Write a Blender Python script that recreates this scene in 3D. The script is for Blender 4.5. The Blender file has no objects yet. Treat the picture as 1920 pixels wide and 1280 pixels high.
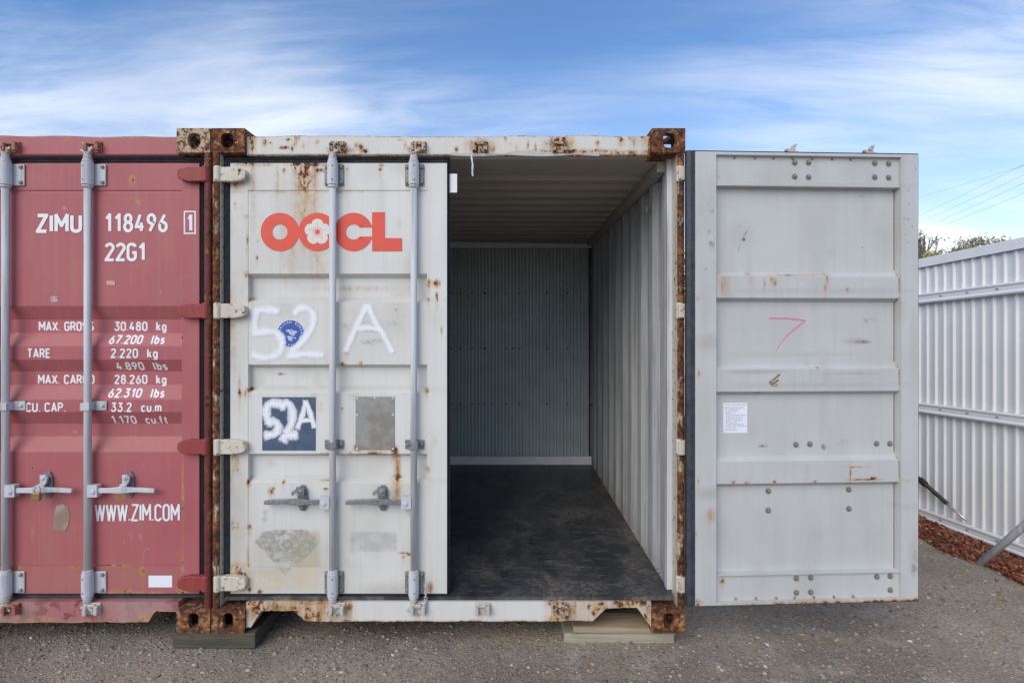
import bpy, math, random
import numpy as np
from mathutils import Vector, Matrix

random.seed(11)
rng = np.random.default_rng(11)
S = bpy.context.scene
COL = S.collection
R_ = math.radians

# ------------------------------------------------------------------ camera, sky, sun, exposure
EYE = 1.644          # eye height above the ground (m)
D0 = 2.8             # camera to the container fronts (m)
FPX = 1022.0         # focal length in 1920-wide units
cam_d = bpy.data.cameras.new('camera')
cam = bpy.data.objects.new('camera', cam_d)
COL.objects.link(cam)
cam.location = (0, -D0, EYE)
cam.rotation_euler = (R_(90), 0, 0)
cam_d.sensor_fit = 'HORIZONTAL'
cam_d.sensor_width = 36
cam_d.lens = FPX / 1920 * 36
cam_d.shift_x = 7 / 1920
cam_d.shift_y = -24 / 1920
cam_d.clip_start = 0.05
cam_d.clip_end = 6000
S.camera = cam

SUN_EL, SUN_AZ = R_(36), R_(210)          # behind the camera, to the left
world = bpy.data.worlds.new('World')
S.world = world
world.use_nodes = True
wt = world.node_tree
wt.nodes.clear()


def nn(tree, typ, props=None, **ins):
    n = tree.nodes.new(typ)
    for k, v in (props or {}).items():
        setattr(n, k, v)
    for k, v in ins.items():
        key = int(k[1:]) if k[0] == '_' and k[1:].isdigit() else k.replace('__', ' ')
        sock = n.inputs[key]
        if isinstance(v, bpy.types.NodeSocket):
            tree.links.new(v, sock)
        elif isinstance(v, bpy.types.Node):
            tree.links.new(v.outputs[0], sock)
        else:
            sock.default_value = v
    return n


def mth(tree, op, a, b=0.0, c=None, clamp=False):
    n = nn(tree, 'ShaderNodeMath', dict(operation=op, use_clamp=clamp), _0=a, _1=b)
    if c is not None:
        if isinstance(c, (bpy.types.NodeSocket,)):
            tree.links.new(c, n.inputs[2])
        else:
            n.inputs[2].default_value = c
    return n.outputs[0]


def ramp01(tree, v, lo, hi):
    n = nn(tree, 'ShaderNodeMapRange', dict(interpolation_type='SMOOTHSTEP'), Value=v)
    n.inputs['From Min'].default_value = lo
    n.inputs['From Max'].default_value = hi
    return n.outputs['Result']


def mixc(tree, f, a, b, blend='MIX'):
    n = nn(tree, 'ShaderNodeMix', dict(data_type='RGBA', blend_type=blend))
    for sock, v in ((n.inputs[0], f), (n.inputs[6], a), (n.inputs[7], b)):
        if isinstance(v, bpy.types.NodeSocket):
            tree.links.new(v, sock)
        else:
            sock.default_value = v if not isinstance(v, tuple) or len(v) == 4 else (*v, 1)
    return n.outputs[2]


sky = nn(wt, 'ShaderNodeTexSky', dict(sky_type='NISHITA', sun_disc=False, sun_elevation=SUN_EL,
                                      sun_rotation=SUN_AZ, air_density=1.0, dust_density=0.6, ozone_density=2.5))
tc = nn(wt, 'ShaderNodeTexCoord')
sep = nn(wt, 'ShaderNodeSeparateXYZ', None, Vector=tc.outputs['Generated'])
zc = mth(wt, 'MAXIMUM', sep.outputs[2], 0.0)
den = mth(wt, 'ADD', zc, 0.16)
px_ = mth(wt, 'DIVIDE', sep.outputs[0], den)
py_ = mth(wt, 'DIVIDE', sep.outputs[1], den)
comb = nn(wt, 'ShaderNodeCombineXYZ', None, X=px_, Y=py_, Z=0.0)
mp = nn(wt, 'ShaderNodeMapping', None, Vector=comb.outputs[0])
mp.inputs['Rotation'].default_value = (0, 0, R_(-14))
mp.inputs['Scale'].default_value = (0.55, 1.7, 1)
mp.inputs['Location'].default_value = (11.3, 0.6, 0)
wv = nn(wt, 'ShaderNodeTexNoise', None, Vector=mp.outputs[0], Scale=0.9, Detail=3.0)
wsub = nn(wt, 'ShaderNodeVectorMath', dict(operation='MULTIPLY_ADD'), _0=wv.outputs['Color'])
wsub.inputs[1].default_value = (0.9, 0.9, 0)
wt.links.new(mp.outputs[0], wsub.inputs[2])
n1 = nn(wt, 'ShaderNodeTexNoise', None, Vector=wsub.outputs[0], Scale=1.2, Detail=10.0, Roughness=0.60)
mp2 = nn(wt, 'ShaderNodeMapping', None, Vector=comb.outputs[0])
mp2.inputs['Location'].default_value = (4.1, 3.3, 0)
n2 = nn(wt, 'ShaderNodeTexNoise', None, Vector=mp2.outputs[0], Scale=0.55, Detail=2.0)
cl = mth(wt, 'MULTIPLY', ramp01(wt, n1.outputs[0], 0.38, 0.78), ramp01(wt, n2.outputs[0], 0.32, 0.64))
hz = ramp01(wt, zc, 0.42, 0.0)                       # thin veil of cirrus thickening to the horizon
cl2 = mth(wt, 'ADD', cl, mth(wt, 'MULTIPLY', hz, 0.50), clamp=True)
skyb = mixc(wt, 1.0, sky.outputs[0], (0.84, 1.06, 1.26, 1), 'MULTIPLY')
CLOUD = (7.2, 7.5, 8.0, 1)
skc = mixc(wt, cl2, skyb, CLOUD)
bg = nn(wt, 'ShaderNodeBackground', None, Color=skc, Strength=0.108)
wo = nn(wt, 'ShaderNodeOutputWorld', None, Surface=bg.outputs[0])

sun_d = bpy.data.lights.new('sun', 'SUN')
sun_d.energy = 1.5
sun_d.angle = R_(48)
sun_d.color = (1, 0.88, 0.73)
sun = bpy.data.objects.new('sun', sun_d)
COL.objects.link(sun)
sdir = Vector((math.sin(SUN_AZ) * math.cos(SUN_EL), math.cos(SUN_AZ) * math.cos(SUN_EL), math.sin(SUN_EL)))
sun.rotation_euler = sdir.to_track_quat('Z', 'Y').to_euler()
sun.location = (-4, -8, 9)

S.view_settings.view_transform = 'Standard'
S.view_settings.look = 'None'
S.view_settings.exposure = 0.50
S.view_settings.gamma = 1
S.view_settings.use_curve_mapping = False
S.render.engine = 'CYCLES'
S.cycles.max_bounces = 10
S.cycles.diffuse_bounces = 6
S.cycles.use_denoising = True


# ------------------------------------------------------------------ measuring: 1920-wide photo units to metres at depth y
def X(px, y=0.0):
    return (px - 953.0) * (D0 + y) / FPX


def Z(py, y=0.0):
    return EYE - (py - 616.0) * (D0 + y) / FPX


# ------------------------------------------------------------------ mesh helpers
class MB:
    def __init__(self):
        self.v, self.f, self.n = [], [], 0
        self.at = {}

    def add(self, vs, fs, at=None):
        vs = np.asarray(vs, float).reshape(-1, 3)
        b = self.n
        self.v.append(vs)
        self.f.extend([tuple(i + b for i in f) for f in fs])
        for k in set(list(self.at) + list((at or {}).keys())):
            if k not in self.at:
                self.at[k] = [np.zeros(b)]
            self.at[k].append(np.asarray((at or {}).get(k, np.zeros(len(vs))), float))
        self.n += len(vs)
        return self

    def box(self, x0, x1, y0, y1, z0, z1, rot=None, c=None):
        p = np.array([[x, y, z] for x in (x0, x1) for y in (y0, y1) for z in (z0, z1)], float)
        if rot is not None:
            m = np.array([(x0 + x1) / 2, (y0 + y1) / 2, (z0 + z1) / 2]) if c is None else np.array(c)
            p = (p - m) @ np.array(rot).T + m
        self.add(p, [(0, 1, 3, 2), (4, 6, 7, 5), (0, 4, 5, 1), (2, 3, 7, 6), (0, 2, 6, 4), (1, 5, 7, 3)])
        return self

    def tube(self, path, r, n=12, caps=True):
        path = [np.array(p, float) for p in path]
        rs = r if hasattr(r, '__len__') else [r] * len(path)
        vs, fs = [], []
        up = None
        for i, p in enumerate(path):
            a = path[max(i - 1, 0)]
            b = path[min(i + 1, len(path) - 1)]
            t = b - a
            t = t / (np.linalg.norm(t) + 1e-12)
            if up is None:
                up = np.array([0, 0, 1.0]) if abs(t[2]) < 0.9 else np.array([1.0, 0, 0])
            e1 = np.cross(up, t)
            e1 /= np.linalg.norm(e1) + 1e-12
            e2 = np.cross(t, e1)
            up = e2
            for k in range(n):
                a_ = 2 * math.pi * k / n
                vs.append(p + rs[i] * (math.cos(a_) * e1 + math.sin(a_) * e2))
        for i in range(len(path) - 1):
            for k in range(n):
                k2 = (k + 1) % n
                fs.append((i * n + k, i * n + k2, (i + 1) * n + k2, (i + 1) * n + k))
        if caps:
            fs.append(tuple(range(n))[::-1])
            fs.append(tuple((len(path) - 1) * n + k for k in range(n)))
        self.add(vs, fs)
        return self

    def lathe(self, c, prof, n=14, axis=2):           # prof: (radius, height along axis)
        vs, fs = [], []
        for r, h in prof:
            for k in range(n):
                a = 2 * math.pi * k / n
                q = [r * math.cos(a), r * math.sin(a)]
                q.insert(axis, h)
                vs.append([c[0] + q[0], c[1] + q[1], c[2] + q[2]])
        for i in range(len(prof) - 1):
            for k in range(n):
                k2 = (k + 1) % n
                fs.append((i * n + k, i * n + k2, (i + 1) * n + k2, (i + 1) * n + k))
        fs.append(tuple(range(n))[::-1])
        fs.append(tuple((len(prof) - 1) * n + k for k in range(n)))
        self.add(vs, fs)
        return self

    def prism(self, poly, y0, y1):                     # polygon in x-z, extruded in y
        n = len(poly)
        vs = [(p[0], y0, p[1]) for p in poly] + [(p[0], y1, p[1]) for p in poly]
        fs = [tuple(range(n)), tuple(range(2 * n - 1, n - 1, -1))]
        fs += [(i, i + n, (i + 1) % n + n, (i + 1) % n) for i in range(n)]
        self.add(vs, fs)
        return self

    def grid(self, P, at=None, flip=False):            # P: (nu, nv, 3)
        nu, nv = P.shape[:2]
        idx = np.arange(nu * nv).reshape(nu, nv)
        q = np.stack([idx[:-1, :-1], idx[1:, :-1], idx[1:, 1:], idx[:-1, 1:]], -1).reshape(-1, 4)
        if flip:
            q = q[:, ::-1]
        self.add(P.reshape(-1, 3), q.tolist(), {k: a.reshape(-1) for k, a in (at or {}).items()})
        return self

    def solid(self, P, off, at=None):                  # a grid with thickness
        nu, nv = P.shape[:2]
        b = self.n
        off = np.asarray(off, float)
        self.grid(P, at)
        self.grid(P + off, at, True)
        i0 = np.arange(nu * nv).reshape(nu, nv) + b
        i1 = i0 + nu * nv
        loop = list(i0[:, 0]) + list(i0[-1, 1:]) + list(i0[-2::-1, -1]) + list(i0[0, -2:0:-1])
        loop1 = list(i1[:, 0]) + list(i1[-1, 1:]) + list(i1[-2::-1, -1]) + list(i1[0, -2:0:-1])
        m = len(loop)
        self.f.extend([(int(loop[k]), int(loop1[k]), int(loop1[(k + 1) % m]), int(loop[(k + 1) % m])) for k in range(m)])
        return self

    def holed(self, o, u, v, w, h, hole, thick):       # plate with a hole; o corner, u/v unit axes, thick vector
        o, u, v, th = (np.array(a, float) for a in (o, u, v, thick))
        n = len(hole)
        cx, cy = np.mean([p[0] for p in hole]), np.mean([p[1] for p in hole])
        outer = []
        for p in hole:
            d = np.array([p[0] - cx, p[1] - cy])
            t = min([((w - cx) / d[0]) if d[0] > 1e-9 else 1e9, (-cx / d[0]) if d[0] < -1e-9 else 1e9,
                     ((h - cy) / d[1]) if d[1] > 1e-9 else 1e9, (-cy / d[1]) if d[1] < -1e-9 else 1e9])
            outer.append((cx + d[0] * t, cy + d[1] * t))
        for c in ((0, 0), (w, 0), (w, h), (0, h)):      # snap the nearest sample onto each corner
            k = min(range(n), key=lambda i: (outer[i][0] - c[0]) ** 2 + (outer[i][1] - c[1]) ** 2)
            outer[k] = c
        pts = [o + u * p[0] + v * p[1] for p in outer] + [o + u * p[0] + v * p[1] for p in hole]
        pts += [p + th for p in pts]
        fs = []
        for i in range(n):
            j = (i + 1) % n
            fs += [(i, j, n + j, n + i), (2 * n + i, 3 * n + i, 3 * n + j, 2 * n + j),
                   (i, 2 * n + i, 2 * n + j, j), (n + i, n + j, 3 * n + j, 3 * n + i)]
        self.add(pts, fs)
        return self

    def build(self, name, mat, parent=None, smooth=False, bevel=0.0, fix=True, world_coords=True):
        me = bpy.data.meshes.new(name)
        V = np.concatenate(self.v) if self.v else np.zeros((0, 3))
        if parent is not None and world_coords:
            V = V - np.array(WL.get(parent.name, (0, 0, 0)))
        me.from_pydata(V.tolist(), [], self.f)
        if fix:
            import bmesh
            bm = bmesh.new()
            bm.from_mesh(me)
            bmesh.ops.recalc_face_normals(bm, faces=bm.faces)
            bm.to_mesh(me)
            bm.free()
        for k, a in self.at.items():
            at = me.attributes.new(k, 'FLOAT', 'POINT')
            at.data.foreach_set('value', np.concatenate(a).astype(np.float32))
        if smooth:
            me.polygons.foreach_set('use_smooth', [True] * len(me.polygons))
        me.update()
        o = bpy.data.objects.new(name, me)
        COL.objects.link(o)
        if mat is not None:
            me.materials.append(mat)
        if parent is not None:
            o.parent = parent
            WL[o.name] = WL.get(parent.name, (0, 0, 0))
        if bevel:
            b = o.modifiers.new('Bevel', 'BEVEL')
            b.width = bevel
            b.segments = 2
            b.limit_method = 'ANGLE'
            b.angle_limit = R_(40)
        if smooth == 'auto':
            pass
        return o


WL = {}


def tag(o, label=None, cat=None, group=None, kind=None):
    for k, v in (('label', label), ('category', cat), ('group', group), ('kind', kind)):
        if v:
            o[k] = v
    return o


def empty(name, loc, parent=None):
    o = bpy.data.objects.new(name, None)
    COL.objects.link(o)
    o.location = loc
    o.empty_display_size = 0.2
    if parent:
        o.parent = parent
    WL[o.name] = tuple(loc)
    return o


def copy_part(o, parent, loc=None):
    c = o.copy()
    COL.objects.link(c)
    c.parent = parent
    if loc is not None:
        c.location = loc
    return c


# ------------------------------------------------------------------ materials
def base_mat(name):
    m = bpy.data.materials.new(name)
    m.use_nodes = True
    t = m.node_tree
    t.nodes.clear()
    p = nn(t, 'ShaderNodeBsdfPrincipled')
    o = nn(t, 'ShaderNodeOutputMaterial', None, Surface=p.outputs[0])
    c = nn(t, 'ShaderNodeTexCoord')
    return m, t, p, c.outputs['Object'], o


def noise(t, vec, scale, detail=4.0, rough=0.55, stretch=None, dist=0.0):
    if stretch is not None:
        mp = nn(t, 'ShaderNodeMapping', None, Vector=vec)
        mp.inputs['Scale'].default_value = stretch
        vec = mp.outputs[0]
    return nn(t, 'ShaderNodeTexNoise', None, Vector=vec, Scale=scale, Detail=detail, Roughness=rough, Distortion=dist).outputs[0]


def rust_colour(t, vec):
    a = noise(t, vec, 38, 6, 0.65)
    b = noise(t, vec, 11, 4, 0.6)
    c = mixc(t, ramp01(t, a, 0.36, 0.62), (0.045, 0.018, 0.012), (0.17, 0.062, 0.026))
    return mixc(t, mth(t, 'MULTIPLY', ramp01(t, b, 0.48, 0.68), ramp01(t, a, 0.40, 0.60)), c, (0.42, 0.19, 0.065))


def paint(name, col, rust_base=0.0, rough=0.46, dirt=(0.33, 0.265, 0.17), var=0.09, streak=0.09, bump=0.16,
          rstretch=(1, 1, 1), second=None, fine=55, stain_w=0.5, stain_col=((0.52, 0.29, 0.095), (0.36, 0.17, 0.055))):
    m, t, p, v, o = base_mat(name)
    n_lo = noise(t, v, 2.3, 5, 0.6)
    n_hi = noise(t, v, fine, 7, 0.68, rstretch)
    n_st = noise(t, v, 1.0, 5, 0.6, (42, 42, 1.6))
    n_md = noise(t, v, 14, 5, 0.6)
    at0 = nn(t, 'ShaderNodeAttribute', dict(attribute_name='rust')).outputs['Fac']
    n_rg = noise(t, v, 30, 5, 0.62, (1, 1, 0.6), 0.8)
    at = mth(t, 'MULTIPLY', at0, mth(t, 'ADD', 0.52, mth(t, 'MULTIPLY', ramp01(t, n_rg, 0.36, 0.62), 0.75)))
    dt = nn(t, 'ShaderNodeAttribute', dict(attribute_name='dirt')).outputs['Fac']
    k = mth(t, 'ADD', 1.0 - var, mth(t, 'MULTIPLY', n_lo, 2 * var))
    kk = nn(t, 'ShaderNodeCombineColor', None, Red=k, Green=k, Blue=k).outputs[0]
    c = mixc(t, 1.0, (*col, 1), kk, 'MULTIPLY')
    if second is not None:
        c = mixc(t, ramp01(t, n_md, 0.50, 0.57), c, second)
    c = mixc(t, mth(t, 'MULTIPLY', ramp01(t, n_st, 0.46, 0.70), streak), c, dirt)
    d = mth(t, 'MULTIPLY', dt, mth(t, 'ADD', 0.45, mth(t, 'MULTIPLY', n_md, 1.1)), clamp=True)
    c = mixc(t, d, c, dirt)
    R = mth(t, 'ADD', mth(t, 'MULTIPLY', at, 1.25), rust_base)
    sr = mth(t, 'ADD', mth(t, 'MULTIPLY', at, 2.6), rust_base * stain_w)
    stain = mth(t, 'MULTIPLY', sr, mth(t, 'ADD', 0.36, mth(t, 'MULTIPLY', ramp01(t, n_st, 0.30, 0.66), 0.7)), clamp=True)
    c = mixc(t, mth(t, 'MULTIPLY', stain, 0.90), c, mixc(t, ramp01(t, n_md, 0.4, 0.62), (*stain_col[0], 1), (*stain_col[1], 1)))
    c = mixc(t, mth(t, 'MULTIPLY', ramp01(t, at, 0.46, 0.74), 0.75), c, tuple(0.42 * q for q in stain_col[1]))
    core = ramp01(t, mth(t, 'ADD', R, mth(t, 'MULTIPLY', mth(t, 'SUBTRACT', n_hi, 0.5), 2.3)), 0.58, 0.84)
    core = mth(t, 'MULTIPLY', core, ramp01(t, R, 0.10, 0.36))
    c = mixc(t, core, c, rust_colour(t, v))
    t.links.new(c, p.inputs['Base Color'])
    rr = mth(t, 'ADD', mth(t, 'ADD', rough, mth(t, 'MULTIPLY', core, 0.45)), mth(t, 'MULTIPLY', n_md, 0.12), clamp=True)
    t.links.new(rr, p.inputs['Roughness'])
    p.inputs['Specular IOR Level'].default_value = 0.35
    hgt = mth(t, 'ADD', mth(t, 'MULTIPLY', n_hi, mth(t, 'ADD', 0.06, mth(t, 'MULTIPLY', core, 0.8))), mth(t, 'MULTIPLY', n_lo, 1.6))
    b = nn(t, 'ShaderNodeBump', None, Strength=bump, Distance=0.01, Height=hgt)
    t.links.new(b.outputs[0], p.inputs['Normal'])
    return m


def plain(name, col, rough=0.5, metal=0.0, var=0.15, scale=20, col2=None, bump=0.05, stretch=None, spec=0.4):
    m, t, p, v, o = base_mat(name)
    n = noise(t, v, scale, 6, 0.62, stretch)
    c2 = col2 if col2 is not None else tuple(x * (1 - 2 * var) for x in col)
    c = mixc(t, ramp01(t, n, 0.35, 0.68), (*col, 1), (*c2, 1))
    t.links.new(c, p.inputs['Base Color'])
    p.inputs['Metallic'].default_value = metal
    t.links.new(mth(t, 'ADD', rough - 0.08, mth(t, 'MULTIPLY', n, 0.16), clamp=True), p.inputs['Roughness'])
    p.inputs['Specular IOR Level'].default_value = spec
    b = nn(t, 'ShaderNodeBump', None, Strength=bump, Distance=0.01, Height=n)
    t.links.new(b.outputs[0], p.inputs['Normal'])
    return m


def decal(name, col, alpha=1.0, nscale=60, ncut=(0.0, 0.01), rough=0.5, col2=None):
    """thin painted or stuck-on layer; the mesh attribute alpha_edge thins it (spray edges, worn paper)"""
    m, t, p, v, o = base_mat(name)
    a = nn(t, 'ShaderNodeAttribute', dict(attribute_name='alpha_edge')).outputs['Fac']
    n = noise(t, v, nscale, 6, 0.65)
    if col2 is not None:
        t.links.new(mixc(t, ramp01(t, noise(t, v, nscale * 0.4, 5), 0.4, 0.62), (*col, 1), (*col2, 1)), p.inputs['Base Color'])
    else:
        p.inputs['Base Color'].default_value = (*col, 1)
    p.inputs['Roughness'].default_value = rough
    fac = mth(t, 'MULTIPLY', mth(t, 'MULTIPLY', a, alpha), ramp01(t, n, *ncut), clamp=True)
    # partial cover is spatter: millimetre specks, each either there or not
    cell = nn(t, 'ShaderNodeVectorMath', dict(operation='SNAP'), _0=v)
    cell.inputs[1].default_value = (0.0009, 0.05, 0.0009)
    wn = nn(t, 'ShaderNodeTexWhiteNoise', dict(noise_dimensions='3D'), Vector=cell.outputs[0]).outputs['Value']
    fac = mth(t, 'LESS_THAN', wn, fac)
    tr = nn(t, 'ShaderNodeBsdfTransparent')
    mx = nn(t, 'ShaderNodeMixShader', None, _0=fac, _1=tr.outputs[0], _2=p.outputs[0])
    t.links.new(mx.outputs[0], o.inputs['Surface'])
    return m


CREAM = (0.665, 0.66, 0.622)
M = dict(
    cream=paint('cream_paint', CREAM),
    cream_in=paint('grey_door_lining_paint', (0.52, 0.525, 0.515), var=0.12, streak=0.11, dirt=(0.34, 0.30, 0.24)),
    cream_rust=paint('rusting_cream_paint', (0.60, 0.54, 0.40), rust_base=0.92, fine=22, rstretch=(1, 1, 0.35), bump=0.35),
    cream_worn=paint('worn_cream_paint', (0.63, 0.60, 0.51), rust_base=0.47, stain_w=0.40, fine=40, bump=0.25),
    casting=paint('rusted_casting', (0.40, 0.30, 0.20), rust_base=0.95, fine=32, bump=0.5),
    casting_pale=paint('rusted_pale_casting', (0.46, 0.36, 0.24), rust_base=0.66, fine=32, bump=0.5),
    red=paint('maroon_paint', (0.40, 0.108, 0.120), dirt=(0.40, 0.19, 0.15), var=0.15, streak=0.26),
    red_rust=paint('rusting_maroon_paint', (0.15, 0.026, 0.025), rust_base=0.66, fine=24, rstretch=(1, 1, 0.3), bump=0.35, stain_w=0.5, stain_col=((0.16, 0.05, 0.03), (0.07, 0.022, 0.016))),
    red_sill=paint('patched_maroon_paint', (0.36, 0.12, 0.13), rust_base=0.12, second=(0.19, 0.022, 0.024), fine=20, streak=0.3,
                   dirt=(0.42, 0.30, 0.28)),
    lining=paint('grey_lining_paint', (0.55, 0.56, 0.565), streak=0.75, dirt=(0.24, 0.235, 0.23), var=0.26),
    roofin=paint('dirty_ceiling_paint', (0.46, 0.42, 0.36), streak=0.0, dirt=(0.2, 0.15, 0.1), var=0.16),
    galv=paint('weathered_galvanising', (0.55, 0.56, 0.58), streak=0.65, dirt=(0.27, 0.27, 0.275), var=0.16, rough=0.46, bump=0.1),
    galv_old=plain('galvanised_steel', (0.57, 0.58, 0.60), 0.5, 0.15, 0.10, 14, col2=(0.39, 0.40, 0.42), bump=0.08, stretch=(1, 1, 0.35)),
    galv_dark=plain('dull_forged_steel', (0.28, 0.28, 0.29), 0.55, 0.3, 0.2, 60, col2=(0.17, 0.16, 0.155), bump=0.15),
    rubber=plain('black_rubber_seal', (0.030, 0.034, 0.043), 0.52, 0, 0.3, 30, col2=(0.055, 0.06, 0.07), stretch=(1, 1, 1)),
    bolt=plain('tarnished_bolt', (0.21, 0.185, 0.15), 0.6, 0.4, 0.3, 150, col2=(0.33, 0.31, 0.28), bump=0.2),
    zinc=plain('corrugated_zinc', (0.56, 0.60, 0.58), 0.45, 0.0, 0.06, 6, bump=0.02),
    trim=plain('pale_trim', (0.80, 0.79, 0.78), 0.5, 0, 0.05, 8),
    white=decal('white_lettering', (0.80, 0.79, 0.80), 1.0, 90, (0.10, 0.30)),
    orange=decal('orange_logo_paint', (0.74, 0.072, 0.034), 1.0, 120, (0.05, 0.2), col2=(0.69, 0.085, 0.05)),
    blue=decal('blue_sticker', (0.028, 0.09, 0.36), 1.0, 60),
    spray=decal('white_spray_paint', (0.86, 0.86, 0.89), 1.0, 34, (0.04, 0.44)),
    navy=decal('slate_blue_sticker', (0.055, 0.085, 0.145), 1.0, 60, col2=(0.075, 0.11, 0.175)),
    paper=decal('white_paper', (0.80, 0.82, 0.88), 1.0, 60),
    print_=decal('grey_print', (0.16, 0.16, 0.2), 1.0, 60),
    residue=decal('sticker_residue', (0.34, 0.33, 0.27), 0.55, 48, (0.34, 0.62), 0.8),
    yellowed=decal('yellowed_tape', (0.66, 0.56, 0.36), 0.45, 20, (0.1, 0.5), 0.6),
    scuff=decal('dark_scuff', (0.10, 0.11, 0.14), 0.8, 26, (0.42, 0.66), 0.7),
    pink=decal('pink_crayon', (0.75, 0.13, 0.26), 0.85, 160, (0.25, 0.5), 0.7),
    brown=decal('brown_scrape', (0.20, 0.085, 0.035), 0.9, 50, (0.3, 0.55), 0.85),
    torn=decal('torn_label', (0.30, 0.20, 0.15), 0.95, 22, (0.18, 0.4), 0.8, col2=(0.46, 0.36, 0.30)),
    peach=decal('peach_sticker', (0.70, 0.36, 0.28), 0.9, 60),
    brass=plain('brass', (0.46, 0.31, 0.13), 0.38, 0.7, 0.15, 80),
    plastic=plain('white_tape', (0.72, 0.72, 0.74), 0.5, 0, 0.1, 30),
)


# data plate: engraved lines
def plate_mat():
    m, t, p, v, o = base_mat('engraved_data_plate')
    s = nn(t, 'ShaderNodeSeparateXYZ', None, Vector=v)
    w = mth(t, 'SINE', mth(t, 'MULTIPLY', s.outputs[2], 2 * math.pi / 0.0085))
    n = noise(t, v, 1.0, 3, 0.6, (260, 260, 90))
    ln = mth(t, 'MULTIPLY', ramp01(t, w, 0.1, 0.6), ramp01(t, n, 0.42, 0.55))
    g = noise(t, v, 16, 5)
    c = mixc(t, ramp01(t, g, 0.4, 0.65), (0.34, 0.335, 0.32), (0.27, 0.245, 0.20))
    c = mixc(t, mth(t, 'MULTIPLY', ln, 0.45), c, (0.14, 0.13, 0.12))
    t.links.new(c, p.inputs['Base Color'])
    p.inputs['Metallic'].default_value = 0.25
    p.inputs['Roughness'].default_value = 0.55
    b = nn(t, 'ShaderNodeBump', None, Strength=0.2, Distance=0.002, Height=ln)
    t.links.new(b.outputs[0], p.inputs['Normal'])
    return m


M['plate'] = plate_mat()
M['filler'] = plain('dusty_grey_filler', (0.40, 0.39, 0.37), 0.9, 0, 0.25, 40, bump=0.3)
M['red_hinge'] = paint('red_hinge_paint', (0.29, 0.048, 0.045), rust_base=0.40, stain_w=0.1, stain_col=((0.16, 0.05, 0.03), (0.07, 0.022, 0.016)))


def floor_mat():
    m, t, p, v, o = base_mat('black_floor_mat')
    a = noise(t, v, 3.2, 7, 0.66, (1, 0.8, 1), 0.6)
    b = noise(t, v, 40, 6, 0.7)
    sc = noise(t, v, 1.0, 4, 0.6, (9, 34, 1), 1.2)
    g = noise(t, v, 2.0, 6, 0.66, (2.6, 1.6, 1), 0.5)
    c = mixc(t, ramp01(t, g, 0.35, 0.7), (0.024, 0.026, 0.030), (0.062, 0.063, 0.067))
    c = mixc(t, mth(t, 'MULTIPLY', mth(t, 'MULTIPLY', ramp01(t, a, 0.46, 0.68), ramp01(t, b, 0.34, 0.64)), 0.9), c, (0.19, 0.165, 0.135))
    c = mixc(t, mth(t, 'MULTIPLY', ramp01(t, sc, 0.54, 0.68), 0.6), c, (0.16, 0.155, 0.15))
    c = mixc(t, ramp01(t, noise(t, v, 130, 2), 0.70, 0.75), c, (0.34, 0.32, 0.29))
    t.links.new(c, p.inputs['Base Color'])
    t.links.new(mth(t, 'ADD', 0.26, mth(t, 'MULTIPLY', a, 0.40)), p.inputs['Roughness'])
    b2 = nn(t, 'ShaderNodeBump', None, Strength=0.25, Distance=0.01, Height=mth(t, 'ADD', mth(t, 'MULTIPLY', b, 0.4), a))
    t.links.new(b2.outputs[0], p.inputs['Normal'])
    return m


M['floor'] = floor_mat()


def ground_mat():
    m, t, p, v, o = base_mat('packed_gravel')
    a = noise(t, v, 0.9, 6, 0.6)
    b = noise(t, v, 55, 5, 0.7)
    vo = nn(t, 'ShaderNodeTexVoronoi', None, Vector=v, Scale=150.0)
    vo2 = nn(t, 'ShaderNodeTexVoronoi', None, Vector=v, Scale=62.0)
    c = mixc(t, ramp01(t, a, 0.36, 0.64), (0.46, 0.37, 0.275), (0.25, 0.20, 0.152))
    c = mixc(t, mth(t, 'MULTIPLY', ramp01(t, noise(t, v, 4.2, 6, 0.7), 0.50, 0.66), 0.7), c, (0.52, 0.45, 0.36))
    c = mixc(t, mth(t, 'MULTIPLY', ramp01(t, b, 0.40, 0.66), 0.7), c, (0.115, 0.096, 0.08))
    sp = nn(t, 'ShaderNodeSeparateColor', None, Color=vo.outputs['Color'])
    c = mixc(t, mth(t, 'MULTIPLY', ramp01(t, sp.outputs[0], 0.72, 0.92), 0.75), c, (0.36, 0.32, 0.265))
    c = mixc(t, mth(t, 'MULTIPLY', ramp01(t, sp.outputs[1], 0.80, 0.95), 0.6), c, (0.27, 0.275, 0.28))
    gm = noise(t, v, 2.6, 6, 0.65)
    c = mixc(t, mth(t, 'MULTIPLY', ramp01(t, gm, 0.60, 0.74), 0.40), c, (0.15, 0.15, 0.05))
    t.links.new(c, p.inputs['Base Color'])
    p.inputs['Roughness'].default_value = 0.92
    p.inputs['Specular IOR Level'].default_value = 0.2
    hgt = mth(t, 'ADD', mth(t, 'MULTIPLY', vo.outputs['Distance'], -0.6), mth(t, 'ADD', mth(t, 'MULTIPLY', b, 0.9), mth(t, 'MULTIPLY', vo2.outputs['Distance'], -0.5)))
    bb = nn(t, 'ShaderNodeBump', None, Strength=0.7, Distance=0.012, Height=hgt)
    t.links.new(bb.outputs[0], p.inputs['Normal'])
    return m


M['ground'] = ground_mat()


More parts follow.
